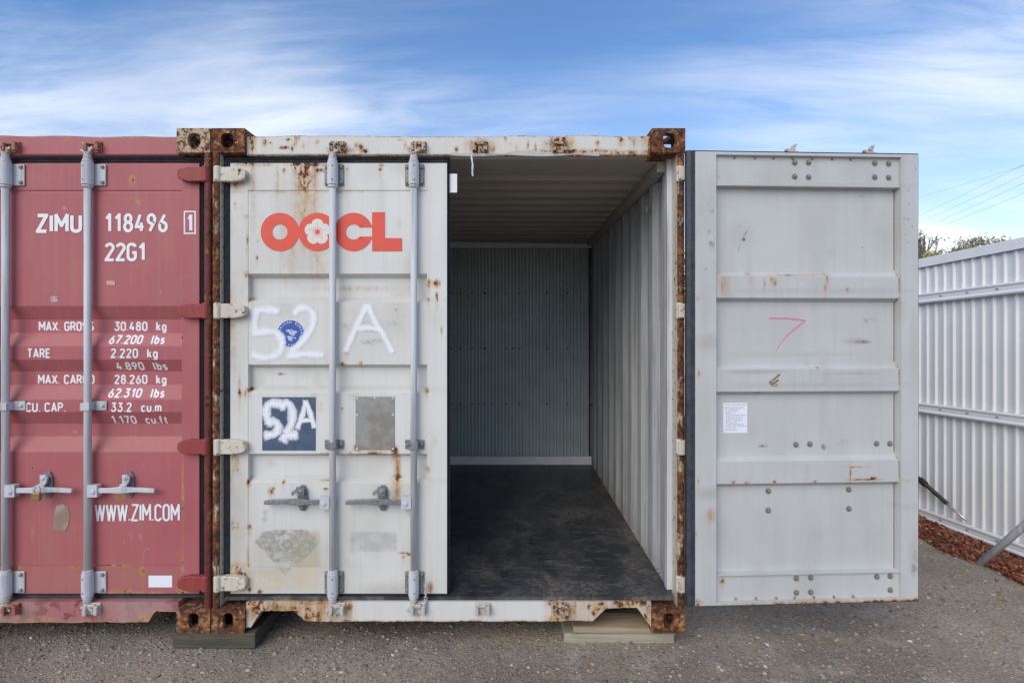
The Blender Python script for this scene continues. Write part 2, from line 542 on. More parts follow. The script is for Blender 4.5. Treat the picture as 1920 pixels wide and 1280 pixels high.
def attr_col(name, rough=0.85, nscale=40, amount=0.3, trans=0.0):
    m, t, p, v, o = base_mat(name)
    a = nn(t, 'ShaderNodeAttribute', dict(attribute_name='tint')).outputs['Color']
    n = noise(t, v, nscale, 4)
    k = mth(t, 'ADD', 1 - amount, mth(t, 'MULTIPLY', n, 2 * amount))
    kk = nn(t, 'ShaderNodeCombineColor', None, Red=k, Green=k, Blue=k).outputs[0]
    t.links.new(mixc(t, 1.0, a, kk, 'MULTIPLY'), p.inputs['Base Color'])
    p.inputs['Roughness'].default_value = rough
    p.inputs['Specular IOR Level'].default_value = 0.25
    if trans:
        tr = nn(t, 'ShaderNodeBsdfTranslucent', None, Color=a)
        mx = nn(t, 'ShaderNodeMixShader', None, _0=trans, _1=p.outputs[0], _2=tr.outputs[0])
        t.links.new(mx.outputs[0], o.inputs['Surface'])
    return m


M['stone'] = attr_col('gravel_stone', 0.85, 90)
M['chip'] = attr_col('bark_chip', 0.9, 60)
M['leaf'] = attr_col('leaf', 0.6, 3, 0.15, 0.3)
M['blade'] = attr_col('grass_blade', 0.7, 9, 0.2, 0.3)


def wood(name, c1, c2, c3):
    m, t, p, v, o = base_mat(name)
    g = noise(t, v, 1.0, 5, 0.6, (3.5, 60, 75), 0.4)
    a = noise(t, v, 9, 5, 0.6)
    c = mixc(t, ramp01(t, g, 0.35, 0.66), (*c1, 1), (*c2, 1))
    c = mixc(t, mth(t, 'MULTIPLY', ramp01(t, a, 0.52, 0.70), 0.7), c, (*c3, 1))
    t.links.new(c, p.inputs['Base Color'])
    p.inputs['Roughness'].default_value = 0.85
    b = nn(t, 'ShaderNodeBump', None, Strength=0.3, Distance=0.006, Height=g)
    t.links.new(b.outputs[0], p.inputs['Normal'])
    return m


M['wood_pale'] = wood('pale_timber', (0.44, 0.34, 0.22), (0.30, 0.225, 0.145), (0.26, 0.23, 0.15))
M['wood_grey'] = wood('grey_timber', (0.42, 0.38, 0.28), (0.30, 0.28, 0.21), (0.22, 0.22, 0.13))
M['wood_moss'] = wood('mossy_timber', (0.115, 0.098, 0.062), (0.055, 0.048, 0.033), (0.035, 0.062, 0.034))
M['bark'] = plain('grey_bark', (0.22, 0.19, 0.16), 0.9, 0, 0.25, 8, bump=0.4)
M['fence'] = plain('off_white_fence_steel', (0.80, 0.795, 0.785), 0.38, 0, 0.03, 1.5, bump=0.01)
M['fence_rail'] = plain('white_fence_rail', (0.85, 0.845, 0.835), 0.4, 0, 0.03, 3, bump=0.01)
M['soil'] = plain('dark_bark_soil', (0.075, 0.035, 0.02), 0.95, 0, 0.3, 30, bump=0.4)
M['black'] = plain('black_tube', (0.022, 0.022, 0.025), 0.4, 0, 0.2, 40)
M['silver'] = plain('silver_tube', (0.62, 0.62, 0.62), 0.35, 0.6, 0.1, 40)
M['wire'] = plain('dark_wire', (0.22, 0.22, 0.23), 0.6, 0, 0.1, 1)

# ------------------------------------------------------------------ the ground: one sheet to the horizon
def axis(lo, hi, step, far):
    a = list(np.arange(lo, hi + 1e-6, step))
    s = step
    p = a[-1]
    while p < far:
        s *= 1.45
        p += s
        a.append(p)
    s = step
    p = a[0]
    while p > -far:
        s *= 1.45
        p -= s
        a.insert(0, p)
    return np.array(a)


gx, gy = axis(-4.5, 4.5, 0.05, 2500), axis(-1.0, 4.0, 0.05, 2500)
GX, GY = np.meshgrid(gx, gy, indexing='ij')
near = np.exp(-((GX / 6) ** 2 + (GY / 6) ** 2))


def gz(x, y):
    return (0.006 * np.sin(2.3 * x + 1.1 * y) * np.sin(1.7 * y - 0.6 * x + 1) + 0.003 * np.sin(9 * x + 3 * y) * np.sin(7 * y - 4 * x)) * np.exp(-((x / 6) ** 2 + (y / 6) ** 2)) - 0.004


g = MB().grid(np.stack([GX, GY, gz(GX, GY)], -1))
go = g.build('ground', M['ground'], smooth=True, fix=False)
tag(go, kind='structure')


# ------------------------------------------------------------------ containers
def circ(r, n=24, cx=0, cy=0, ry=None):
    return [(cx + r * math.cos(2 * math.pi * k / n), cy + (ry or r) * math.sin(2 * math.pi * k / n)) for k in range(n)]


def oblong(w, h, cx, cy, n=24, p=4.0):
    out = []
    for k in range(n):
        a = 2 * math.pi * (k + 0.5) / n
        c, s = math.cos(a), math.sin(a)
        r = (abs(c / (w / 2)) ** p + abs(s / (h / 2)) ** p) ** (-1 / p)
        out.append((cx + r * c, cy + r * s))
    return out


def splat(xx, zz, marks):
    r = np.zeros_like(xx)
    for mk in marks:
        cx, cz, rx, rz, amp = mk[:5]
        rx, rz = rx * 1.3, rz * 1.2
        r = np.maximum(r, amp * np.exp(-((((xx - cx) / rx) ** 2 + ((zz - cz) / rz) ** 2) ** 1.35)))
        if len(mk) == 5 and rx < 0.02 and amp > 0.45:     # every rust spot weeps a little
            dz = cz - zz
            L = 0.03 + 2.5 * rz
            r = np.maximum(r, amp * 0.34 * np.where((dz > 0) & (dz < L), np.exp(-((xx - cx) / (rx * 0.8)) ** 2) * (1 - dz / L), 0))
        if len(mk) > 5:                                   # run-down streak of that length below the mark
            L = mk[5]
            dz = cz - zz
            s = np.where((dz > 0) & (dz < L), np.exp(-((xx - cx) / (rx * 1.1)) ** 2) * (1 - dz / L) ** 0.7, 0)
            r = np.maximum(r, amp * 0.8 * s)
    return r


CW, CH, CL = 2.436, 2.593, 6.058
BASE = 0.08
TOP = BASE + CH


def add_casting(mb, x_out, sx, y_f, sy, z0, top):
    """corner casting; sx points inwards along x, sy inwards along y"""
    w, d, h = 0.172, 0.178, 0.125
    hole_f = oblong(0.066, 0.076, w / 2 - 0.004, h / 2, p=2.6) if top else oblong(0.052, 0.080, w / 2, h / 2 + 0.002, p=3.2)
    mb.holed((x_out, y_f, z0), (sx, 0, 0), (0, 0, 1), w, h, hole_f, (0, sy * 0.028, 0))
    hs = oblong(0.07, 0.062, (d - 0.028) / 2, h / 2, p=3)
    mb.holed((x_out, y_f + sy * 0.028, z0), (0, sy, 0), (0, 0, 1), d - 0.028, h, hs, (sx * 0.022, 0, 0))
    xi = x_out + sx * (w - 0.02)
    mb.box(min(xi, xi + sx * 0.02), max(xi, xi + sx * 0.02), min(y_f + sy * 0.028, y_f + sy * d), max(y_f + sy * 0.028, y_f + sy * d), z0, z0 + h)
    ho = oblong(0.06, 0.11, (w - 0.042) / 2, (d - 0.028) / 2, p=3)
    zt = z0 + h - 0.024 if top else z0
    mb.holed((x_out + sx * 0.022, y_f + sy * 0.028, zt), (sx, 0, 0), (0, sy, 0), w - 0.042, d - 0.028, ho, (0, 0, 0.024))
    zb = z0 if top else z0 + h - 0.024
    xa, xb = sorted((x_out + sx * 0.022, x_out + sx * (w - 0.02)))
    ya, yb = sorted((y_f + sy * 0.028, y_f + sy * d))
    mb.box(xa, xb, ya, yb, zb, zb + 0.022)


def corrugated_wall(mb, x_in, x_out, y0, y1, z0, z1, rows=30):
    ys, xs = [], []
    y = y0
    seq = [(0.070, x_in), (0.068, None), (0.072, x_out), (0.068, None)]
    cur = x_in
    ys.append(y); xs.append(cur)
    i = 0
    while y < y1:
        L, nx = seq[i % 4]
        y += L
        if nx is None:
            cur = x_out if cur == x_in else x_in
        ys.append(min(y, y1)); xs.append(cur)
        i += 1
    zs = np.linspace(z0, z1, rows)
    P = np.zeros((len(ys), rows, 3))
    P[:, :, 0] = np.array(xs)[:, None]
    P[:, :, 1] = np.array(ys)[:, None]
    P[:, :, 2] = zs[None, :]
    zz = P[:, :, 2]
    d = 0.45 * np.exp(-((zz - z0) / 0.10) ** 2) + 0.18 + 0.25 * np.clip(np.sin(P[:, :, 1] * 9.0) * np.sin(zz * 2.3 + P[:, :, 1] * 3), 0, 1)
    mb.grid(P, {'dirt': d, 'rust': 0.14 * np.exp(-((zz - z0) / 0.03) ** 2)})


YE = 0.030           # door exterior, behind the hinge axis (door-local y)
YI = 0.085           # door inner frame face
HY = 0.010           # hinge axis y in the world
FR0, FR1 = Z(1112, 0.04), Z(306, 0.04)
ZF0, ZF1 = 0.2575, 2.5305            # the open door's lining frame
U_G, U_F = 0.0105, X(432, .04) - X(406)     # seal edge and frame edge from the hinge axis


def zz_(py):
    return Z(py, 0.042)


GROOVE_A = [(513, 521, 560, 567), (683, 690, 730, 737), (850, 857, 897, 905)]
GROOVE_B = [(573.5, 599, 624, 649), (674, 697, 722, 749), (772, 796, 820, 847)]
STYLE = {
    'a': dict(prof=[(zz_(a), zz_(b), zz_(c), zz_(d)) for a, b, c, d in GROOVE_A], depth=0.036, zt=zz_(357), zb=zz_(1062)),
    'b': dict(prof=[(zz_(a), zz_(b), zz_(c), zz_(d)) for a, b, c, d in GROOVE_B], depth=0.036, zt=zz_(358), zb=zz_(1060)),
}


def profile(style, z):
    s = STYLE[style]
    z = np.asarray(z, float)
    y = np.full_like(z, 0.002)
    for a, b, c, d in s['prof']:
        y = np.maximum(y, np.interp(z, [d, c, b, a], [0.002, s['depth'], s['depth'], 0.002], left=0, right=0))
    return y


def build_door(cont, xh, sx, W, style, mat_ext, mat_hw, rot=0.0, u1=None, u2=None, fine=0.0065, marks_ext=(), dirt_ext=(), marks_int=(), dirt_int=(),
               rods=(), mat_hinge=None, bracket='both', mat_in=None, frame=None, seal=None, low_cams=True):
    st = STYLE[style]
    ZF0, ZF1 = frame or (FR0, FR1)
    SG = seal or (0.040, 0.030, 0.012)      # how far the rubber stands out: top, bottom, free edge
    u1 = u1 if u1 is not None else U_F + 0.09
    u2 = u2 if u2 is not None else W - 0.10
    Lc = WL[cont.name]
    breaks_z = [ZF0, ZF1, st['zt'], st['zt'] - 0.004, st['zb'], st['zb'] + 0.004, ZF0 + 0.014, ZF1 - 0.014, ZF0 + 0.0145, ZF1 - 0.0145,
                st['zt'] + 0.0005, st['zb'] - 0.0005]
    for q in st['prof']:
        breaks_z += list(q)
    zs = np.unique(np.round(np.concatenate([np.arange(ZF0, ZF1, fine), breaks_z]), 5))
    us = np.unique(np.round(np.concatenate([np.arange(U_F, W, fine), [U_F, W, u1, u1 + 0.0006, u2, u2 - 0.0006, u1 - 0.002, u2 + 0.002]]), 5))
    UU, ZZ = np.meshgrid(us, zs, indexing='ij')
    pan = (UU > u1) & (UU < u2)
    pz = (ZZ < st['zt'] - 0.002) & (ZZ > st['zb'] + 0.002)
    ext = np.where(pan & pz, profile(style, ZZ), 0.0)
    seam = (np.abs(ZZ - st['zt'] + 0.002) < 0.0025) | (np.abs(ZZ - st['zb'] - 0.002) < 0.0025)
    ext = np.where(seam & (UU > u1) & (UU < u2), 0.0045, ext)
    inn = np.full_like(ext, YI - YE)
    inn = np.where(pan & pz, np.minimum(profile(style, ZZ) + 0.006, YI - YE - 0.006), inn)
    rail = pan & ~pz & (ZZ > ZF0 + 0.0142) & (ZZ < ZF1 - 0.0142)
    inn = np.where(rail, YI - YE - 0.020, inn)
    inn = np.where(pan & (((ZZ > st['zt'] - 0.0021) & (ZZ < st['zt'] + 0.006)) | ((ZZ < st['zb'] + 0.0021) & (ZZ > st['zb'] - 0.006))), YI - YE - 0.008, inn)
    mb = MB()
    rg = np.random.default_rng(int(abs(xh) * 1000))

    def grime(n_):
        return [(rg.uniform(U_F, W), rg.uniform(ZF0, ZF1), rg.uniform(.008, .07), rg.uniform(.01, .16), rg.uniform(.05, .24)) for _ in range(n_)]

    re_, de_ = splat(UU, ZZ, marks_ext), splat(UU, ZZ, list(dirt_ext) + grime(70))
    ri_, di_ = splat(UU, ZZ, marks_int), splat(UU, ZZ, list(dirt_int) + grime(90))
    mb.grid(np.stack([sx * UU, YE + ext, ZZ], -1), {'rust': re_, 'dirt': de_})
    mb.grid(np.stack([sx * UU, YE + inn, ZZ], -1), {'rust': ri_, 'dirt': di_})
    # rim of the frame
    for a, b in ((U_F, U_F), (W, W)):
        P = np.zeros((2, len(zs), 3))
        P[:, :, 0] = sx * a
        P[0, :, 1], P[1, :, 1] = YE, YI
        P[:, :, 2] = zs
        mb.grid(P)
    for zc_ in (ZF0, ZF1):
        P = np.zeros((len(us), 2, 3))
        P[:, :, 0] = (sx * us)[:, None]
        P[:, 0, 1], P[:, 1, 1] = YE, YI
        P[:, :, 2] = zc_
        mb.grid(P)
    door = mb.build('door', mat_ext, cont, fix=True, world_coords=False)
    if mat_in is not None:
        door.data.materials.append(mat_in)
        n_ext = (len(us) - 1) * (len(zs) - 1)
        mi = np.zeros(len(door.data.polygons), np.int32)
        mi[n_ext:2 * n_ext] = 1
        door.data.polygons.foreach_set('material_index', mi)
    door.location = (xh - Lc[0], HY - Lc[1], -Lc[2])
    door.rotation_euler = (0, 0, rot)
    WL[door.name] = (0, 0, 0)

    def sub(mb_, name, mat, **k):
        return mb_.build(name, mat, door, world_coords=False, **k)

    def bx(mb_, ua, ub, ya, yb, za, zb):
        mb_.box(min(sx * ua, sx * ub), max(sx * ua, sx * ub), ya, yb, za, zb)

    # rubber seal: a ring round the frame with a rounded outer lip
    gk = MB()
    uo, ui = U_G, U_F - 0.0005
    we = W + SG[2]
    ZG0, ZG1 = ZF0 - SG[1], ZF1 + SG[0]
    sec = [(0, YE + 0.018), (0, YI - 0.006), (0.6, YI - 0.002), (1, YI - 0.012), (1, YE + 0.016), (0.75, YE + 0.006), (0.5, YE + 0.015), (0.25, YE + 0.004)]
    ring = []
    for fr, y in sec:
        gu = lambda inner, outer: inner + (outer - inner) * fr
        ring.append([(sx * gu(ui, uo), y, gu(ZF0 - .0005, ZG0)), (sx * gu(W + .0005, we), y, gu(ZF0 - .0005, ZG0)),
                     (sx * gu(W + .0005, we), y, gu(ZF1 + .0005, ZG1)), (sx * gu(ui, uo), y, gu(ZF1 + .0005, ZG1))])
    ns = len(sec)
    vs = [p for r in ring for p in r]
    fs = []
    for i in range(ns):
        for k in range(4):
            fs.append((i * 4 + k, i * 4 + (k + 1) % 4, ((i + 1) % ns) * 4 + (k + 1) % 4, ((i + 1) % ns) * 4 + k))
    gk.add(vs, fs)
    sub(gk, 'door_seal', M['rubber'])

    # hinges
    for py in (330, 583, 835, 1088):
        zc_ = zz_(py)
        h = MB()
        ya = -0.006
        pl = [(sx * -0.012, zc_ - 0.036), (sx * 0.085, zc_ - 0.038), (sx * 0.125, zc_ - 0.030), (sx * 0.142, zc_ - 0.022),
              (sx * 0.147, zc_), (sx * 0.142, zc_ + 0.022), (sx * 0.125, zc_ + 0.030), (sx * 0.085, zc_ + 0.038), (sx * -0.012, zc_ + 0.036)]
        h.prism(pl, ya, YE - 0.0012)
        h.lathe((0, 0, 0), [(0.012, zc_ - 0.042), (0.019, zc_ - 0.038), (0.019, zc_ + 0.038), (0.012, zc_ + 0.042)], 14)
        sub(h, 'hinge', mat_hinge or mat_ext, bevel=0.004)

    # locking rods with their fittings
    RY = YE - 0.030
    for ru in rods:
        r = MB()
        r.tube([(sx * ru, RY, Z(1134) if low_cams else ZF0 + 0.01), (sx * ru, RY, Z(290))], 0.0172, 16)
        sub(r, 'lock_rod', M['galv'], smooth=True)
        for top in (1, 0):
            zc_ = zz_(329) if top else zz_(1089)
            b = MB()
            ulo, uhi = (ru - 0.050, ru + 0.050) if bracket == 'both' else (ru - 0.078, ru + 0.024)
            bx(b, ulo, uhi, YE - 0.010, YE - 0.001, zc_ - 0.056, zc_ + 0.056)
            o1 = sub(b, 'rod_bracket', M['galv_dark'] if bracket == 'both' else M['galv'], bevel=0.006)
            b2 = MB()
            hh = 0.060
            b2.lathe((sx * ru, RY, zc_), [(0.019, -hh - 0.013), (0.024, -hh - 0.010), (0.024, -hh - 0.001), (0.0225, -hh), (0.0275, -hh + 0.003), (0.0275, hh - 0.003), (0.0225, hh), (0.024, hh + 0.001), (0.024, hh + 0.010), (0.019, hh + 0.013)], 18)
            sub(b2, 'rod_sleeve', M['galv'])
            b3 = MB()
            for du in ((-0.038, 0.038) if bracket == 'both' else (-0.062,)):
                for dz in (-0.040, 0.040):
                    b3.lathe((sx * (ru + du), YE - 0.0195, zc_ + dz), [(0.004, 0), (0.009, 0.003), (0.010, 0.0085), (0.010, 0.0092)], 10, axis=1)
            for dz in (-0.036, 0.036):
                b3.lathe((sx * (ru + 0.006), RY - 0.0285, zc_ + dz), [(0.003, 0), (0.0048, 0.001), (0.0048, 0.006), (0.003, 0.0062)], 8, axis=1)
            sub(b3, 'bracket_bolts', M['bolt'])['kind'] = 'stuff'
            # cam at the rod end: neck, head, hooked prongs
            if not top and not low_cams:
                continue
            c = MB()
            e = 1 if top else -1
            ze = Z(291) if top else Z(1130)
            c.lathe((sx * ru, RY, ze), [(0.0205, -0.028 * e), (0.0205, -0.006 * e), (0.017, 0.0), (0.019, 0.010 * e), (0.015, 0.018 * e)][::e], 14)
            w = 0.013
            hook = [(-0.018, 0.014), (0.016, 0.014), (0.030, 0.020), (0.034, 0.028), (0.020, 0.030), (0.012, 0.036), (0.013, 0.050), (0.024, 0.064),
                    (0.016, 0.070), (0.002, 0.062), (-0.006, 0.046), (-0.018, 0.040), (-0.031, 0.046), (-0.035, 0.036), (-0.026, 0.026)]
            c.prism([(sx * (ru + a), ze + e * b_) for a, b_ in hook], RY - w, RY + w)
            sub(c, 'rod_cam', M['cam'], bevel=0.003)
        # guide strap half way down
        zc_ = zz_(832) if style == 'a' else zz_(760)
        b = MB()
        if bracket == 'both':
            bx(b, ru - 0.050, ru + 0.050, YE - 0.007, YE - 0.001, zc_ - 0.024, zc_ + 0.024)
        else:
            bx(b, ru - 0.080, ru + 0.022, YE - 0.007, YE - 0.001, zc_ - 0.024, zc_ + 0.024)
        bx(b, ru - 0.024, ru + 0.024, RY - 0.0225, YE - 0.0075, zc_ - 0.0195, zc_ + 0.0195)
        for du in ((-0.037, 0.037) if bracket == 'both' else (-0.060,)):
            b.lathe((sx * (ru + du), YE - 0.0165, zc_), [(0.004, 0), (0.009, 0.003), (0.010, 0.009)], 10, axis=1)
        sub(b, 'rod_guide', M['galv_dark'] if bracket == 'both' else M['galv'], bevel=0.004)
        # handle hub, handle and catch
        zh = zz_(937) if style == 'a' else zz_(915)
        b = MB()
        bx(b, ru - 0.062, ru - 0.010, RY - 0.020, RY + 0.014, zh - 0.032, zh + 0.030)
        b.lathe((sx * (ru - 0.040), RY - 0.026, zh - 0.004), [(0.006, 0), (0.013, 0.002), (0.014, 0.006)], 12, axis=1)
        sub(b, 'handle_hub', M['galv'], bevel=0.004)
        b = MB()
        n = 14
        ends = (ru - 0.062, ru - 0.350)
        P = []
        for i in range(n + 1):
            f = i / n
            u = ends[0] + (ends[1] - ends[0]) * f
            zc2 = zh + 0.006 * math.sin(f * 3.0) - 0.002 * f
            hh = 0.013 if f < 0.25 else (0.013 + 0.004 * math.sin((f - .25) / .35 * math.pi) if f < 0.6 else 0.0115)
            hh = hh * (0.8 if i == n else 1)
            yy = RY - 0.006 - 0.010 * math.sin(min(f / 0.7, 1) * math.pi)
            th = 0.006 if f < 0.6 else 0.008
            P.append([(sx * u, yy - th, zc2 - hh), (sx * u, yy - th, zc2 + hh), (sx * u, yy + th, zc2 + hh), (sx * u, yy + th, zc2 - hh)])
        vs = [p for q in P for p in q]
        fs = [(i * 4 + k, i * 4 + (k + 1) % 4, (i + 1) * 4 + (k + 1) % 4, (i + 1) * 4 + k) for i in range(n) for k in range(4)]
        fs += [(0, 1, 2, 3), tuple(n * 4 + k for k in range(4))]
        b.add(vs, fs)
        sub(b, 'door_handle', M['galv_dark'] if style == 'a' else M['galv'], bevel=0.003)
        uc = ru - (0.163 if style == 'a' else 0.197)
        zc2 = zz_(932) if style == 'a' else zz_(907)
        b = MB()
        b.prism([(sx * uc + p[0], zc2 + p[1]) for p in oblong(0.052, 0.136, 0, 0, 20, 3)], YE - 0.009, YE - 0.001)
        b.lathe((sx * uc, YE - 0.018, zc2 - 0.048), [(0.004, 0), (0.010, 0.003), (0.011, 0.0088)], 10, axis=1)
        bx(b, uc - 0.015, uc + 0.012, YE - 0.032, YE - 0.0095, zc2 - 0.030, zc2 - 0.018)
        sub(b, 'handle_catch', M['galv_dark'], bevel=0.002)
        b = MB()
        dsg = -1
        hk = [(0.016, 0.056), (-0.006, 0.060), (-0.022, 0.066), (-0.026, 0.052), (-0.046, 0.040), (-0.050, 0.026), (-0.042, 0.018), (-0.034, 0.028),
              (-0.020, 0.032), (-0.012, 0.020), (0.016, 0.020)] if style == 'a' else \
             [(0.018, 0.056), (-0.010, 0.058), (-0.022, 0.044), (-0.018, 0.020), (-0.004, -0.002), (0.030, -0.010), (0.034, 0.004), (0.016, 0.012), (0.016, 0.030)]
        b.prism([(sx * (uc + a), zc2 + c_) for a, c_ in hk], YE - 0.036, YE - 0.024)
        b.lathe((sx * uc, YE - 0.042, zc2 + 0.040), [(0.004, 0), (0.012, 0.004), (0.013, 0.033)], 12, axis=1)
        sub(b, 'latch_hook', M['galv_dark'] if style == 'a' else M['galv'], bevel=0.002)
    return door


M['cam'] = paint('worn_cam_paint', (0.52, 0.49, 0.46), rust_base=0.48, stain_w=0.2, fine=60)


def keeper(mb, xc, zc_, y):
    """cam keeper on header or sill: base plate, two lugs, lip"""
    mb.box(xc - 0.040, xc + 0.040, y - 0.010, y + 0.002, zc_ - 0.030, zc_ + 0.030)
    mb.box(xc - 0.038, xc - 0.020, y - 0.034, y - 0.0102, zc_ - 0.026, zc_ + 0.016)
    mb.box(xc + 0.018, xc + 0.038, y - 0.034, y - 0.0102, zc_ - 0.024, zc_ + 0.022)
    mb.box(xc - 0.0198, xc + 0.0178, y - 0.022, y - 0.0102, zc_ + 0.010, zc_ + 0.026)


def build_container(label, xl, mats, sill_kind, group=None):
    xr = xl + CW
    c = empty('shipping_container', ((xl + xr) / 2, 0, BASE))
    tag(c, label, 'shipping container', group)
    # castings
    for x, sx in ((xl, 1), (xr, -1)):
        for y, sy in ((0, 1), (CL, -1)):
            for top in (0, 1):
                mb = MB()
                add_casting(mb, x, sx, y, sy, (TOP - 0.125) if top else BASE, top)
                mb.build('corner_casting', mats['casting_l'] if (sx < 0) == mats.get('pale_right', False) and top and y == 0 else mats['casting'], c)
    # posts
    zb, zt = BASE + 0.1255, TOP - 0.1255
    for x, sx in ((xl, 1), (xr, -1)):
        mb = MB()
        # outer rounded edge bar
        a, b = x + sx * 0.001, x + sx * 0.037
        n = 8
        zs = np.linspace(zb, zt, 60)
        ring = []
        for k in range(n + 1):
            t = math.pi * k / n
            ring.append(((a + b) / 2 - (b - a) / 2 * math.cos(t), 0.016 - 0.015 * math.sin(t)))
        P = np.array([[(px, py, z) for z in zs] for px, py in ring])
        mb.grid(P)
        o = mb.build('corner_post', mats['post'], c, smooth=True)
        mb = MB()
        lo, hi = sorted((x + sx * 0.001, x + sx * 0.0365))
        mb.box(lo, hi, 0.0165, 0.140, zb, zt)
        mb.build('post_jamb', mats['jamb'], c)
        lo, hi = sorted((x + sx * 0.037, x + sx * 0.064))
        MB().box(lo, hi, 0.106, 0.150, 0.2545, zt).build('inner_jamb', mats['lining'], c)
        lo, hi = sorted((x + sx * 0.004, x + sx * 0.10))
        MB().box(lo, hi, CL - 0.12, CL - 0.01, zb, zt).build('corner_post', mats['paint'], c)
    # header with its rolled top edge, rain wobble
    xs = np.arange(xl + 0.1725, xr - 0.1725, 0.008)
    nz = 16
    zlo = np.full_like(xs, 2.5405)
    wob = mats.get('wob', 0)
    zhi = 2.642 + 0.0025 * np.sin(xs * 5 + wob) + 0.0025 * np.sin(xs * 17 + 1 + wob) * (np.sin(xs * 3 + wob) > 0)
    P = np.zeros((len(xs), nz, 3))
    fr = np.linspace(0, 1, nz)
    P[:, :, 0] = xs[:, None]
    P[:, :, 2] = zlo[:, None] + (zhi - zlo)[:, None] * fr[None, :]
    P[:, :, 1] = 0.022
    P[:, -1, 1] = 0.030
    P[:, 0, 1] = 0.028
    rm = splat(P[:, :, 0], P[:, :, 2], mats['header_marks'])
    edge = 0.60 * np.exp(-((zhi[:, None] - P[:, :, 2]) / 0.006) ** 2) + mats.get('low_edge', 0.0) * np.exp(-((P[:, :, 2] - 2.5405) / 0.006) ** 2)
    MB().solid(P, (0, 0.014, 0), {'rust': np.maximum(rm, edge), 'dirt': 0.12 + 0 * rm}).build('header', mats['paint'], c)
    MB().box(xl + 0.013, xr - 0.013, 0.152, 0.300, 2.5425, 2.5525).build('header_plate', mats['roof'], c)
    MB().box(xl + 0.1735, xr - 0.1735, 0.097, 0.1515, 2.5425, 2.64).build('header_beam', mats['roof'], c)
    # sill
    xs = np.unique(np.round(np.concatenate([np.arange(xl + 0.1725, xr - 0.1725, 0.008), mats['notch']]), 4))
    zbv = np.interp(xs, mats['notch'], mats['notch_z'])
    zbv = zbv + 0.0015 * np.sin(xs * 23)
    fr = np.linspace(0, 1, 16)
    P = np.zeros((len(xs), 16, 3))
    P[:, :, 0] = xs[:, None]
    P[:, :, 2] = zbv[:, None] + (0.2345 - zbv)[:, None] * fr[None, :]
    P[:, :, 1] = 0.016
    rm = splat(P[:, :, 0], P[:, :, 2], mats['sill_marks'])
    rm = np.maximum(rm, 0.55 * np.exp(-((P[:, :, 2] - zbv[:, None]) / 0.006) ** 2) * mats.get('sill_edge', 1))
    MB().solid(P, (0, 0.09, 0), {'rust': rm, 'dirt': mats['sill_dirt'](P[:, :, 0])}).build('door_sill', mats['sill'], c)
    # keepers
    for px, kind in mats['keepers_top']:
        mb = MB()
        keeper(mb, X(px), Z(274), 0.022)
        mb.build('cam_keeper', mats['keeper'] if kind else M['cam'], c, bevel=0.004)
    for px, kind in mats['keepers_low']:
        mb = MB()
        keeper(mb, X(px), Z(1142), 0.016)
        mb.build('cam_keeper', mats['keeper'] if kind else M['cam'], c, bevel=0.004)
    # shell
    for x, sx in ((xl, 1), (xr, -1)):
        mb = MB()
        corrugated_wall(mb, x + sx * 0.056, x + sx * 0.030, 0.150, CL - 0.12, 0.235, 2.552)
        mb.build('side_wall', mats['lining'], c, fix=False)
        lo, hi = sorted((x + sx * 0.012, x + sx * 0.075))
        MB().box(lo, hi, 0.18, CL - 0.18, 2.5725, 2.628).build('top_rail', mats['paint'], c)
        lo, hi = sorted((x + sx * 0.0565, x + sx * 0.105))
        MB().box(lo, hi, 0.1515, CL - 0.18, 2.492, 2.5422).build('inner_rail', mats['roof'], c)
        lo, hi = sorted((x + sx * 0.012, x + sx * 0.055))
        MB().box(lo, hi, 0.18, CL - 0.18, 0.105, 0.2345).build('bottom_rail', mats['paint'], c)
    ys, zs = [], []
    y, up = 0.301, 0
    while y < CL - 0.1:
        ys += [y, y + 0.091]
        zs += [2.5435 + 0.026 * up] * 2
        y += 0.1045
        up = 1 - up
    P = np.zeros((2, len(ys), 3))
    P[0, :, 0], P[1, :, 0] = xl + 0.02, xr - 0.02
    P[:, :, 1] = np.array(ys)
    P[:, :, 2] = np.array(zs)
    MB().grid(P).build('roof', mats['roof'], c, fix=False)
    MB().box(xl + 0.06, xr - 0.06, CL - 0.09, CL - 0.05, 0.235, 2.60).build('end_wall', mats['paint'], c)
    MB().box(xl + 0.0575, xr - 0.0575, 0.1065, CL - 0.10, 0.20, 0.2335).build('underfloor', M['wood_moss'], c)
    for k in range(12):
        yy = 0.45 + k * 0.46
        MB().box(xl + 0.056, xr - 0.056, yy, yy + 0.045, 0.12, 0.1995).build('cross_member', mats['keeper'], c)
    return c, xl, xr


XL_C, XL_R = X(396), X(396) - 0.006 - CW
XR_C = XL_C + CW

# ---- cream container
def hm(lst, y=0.022):
    return [(X(a, y), Z(b, y), rx / 365, rz / 365, amp, *([L / 365] if L else [])) for a, b, rx, rz, amp, L in lst]


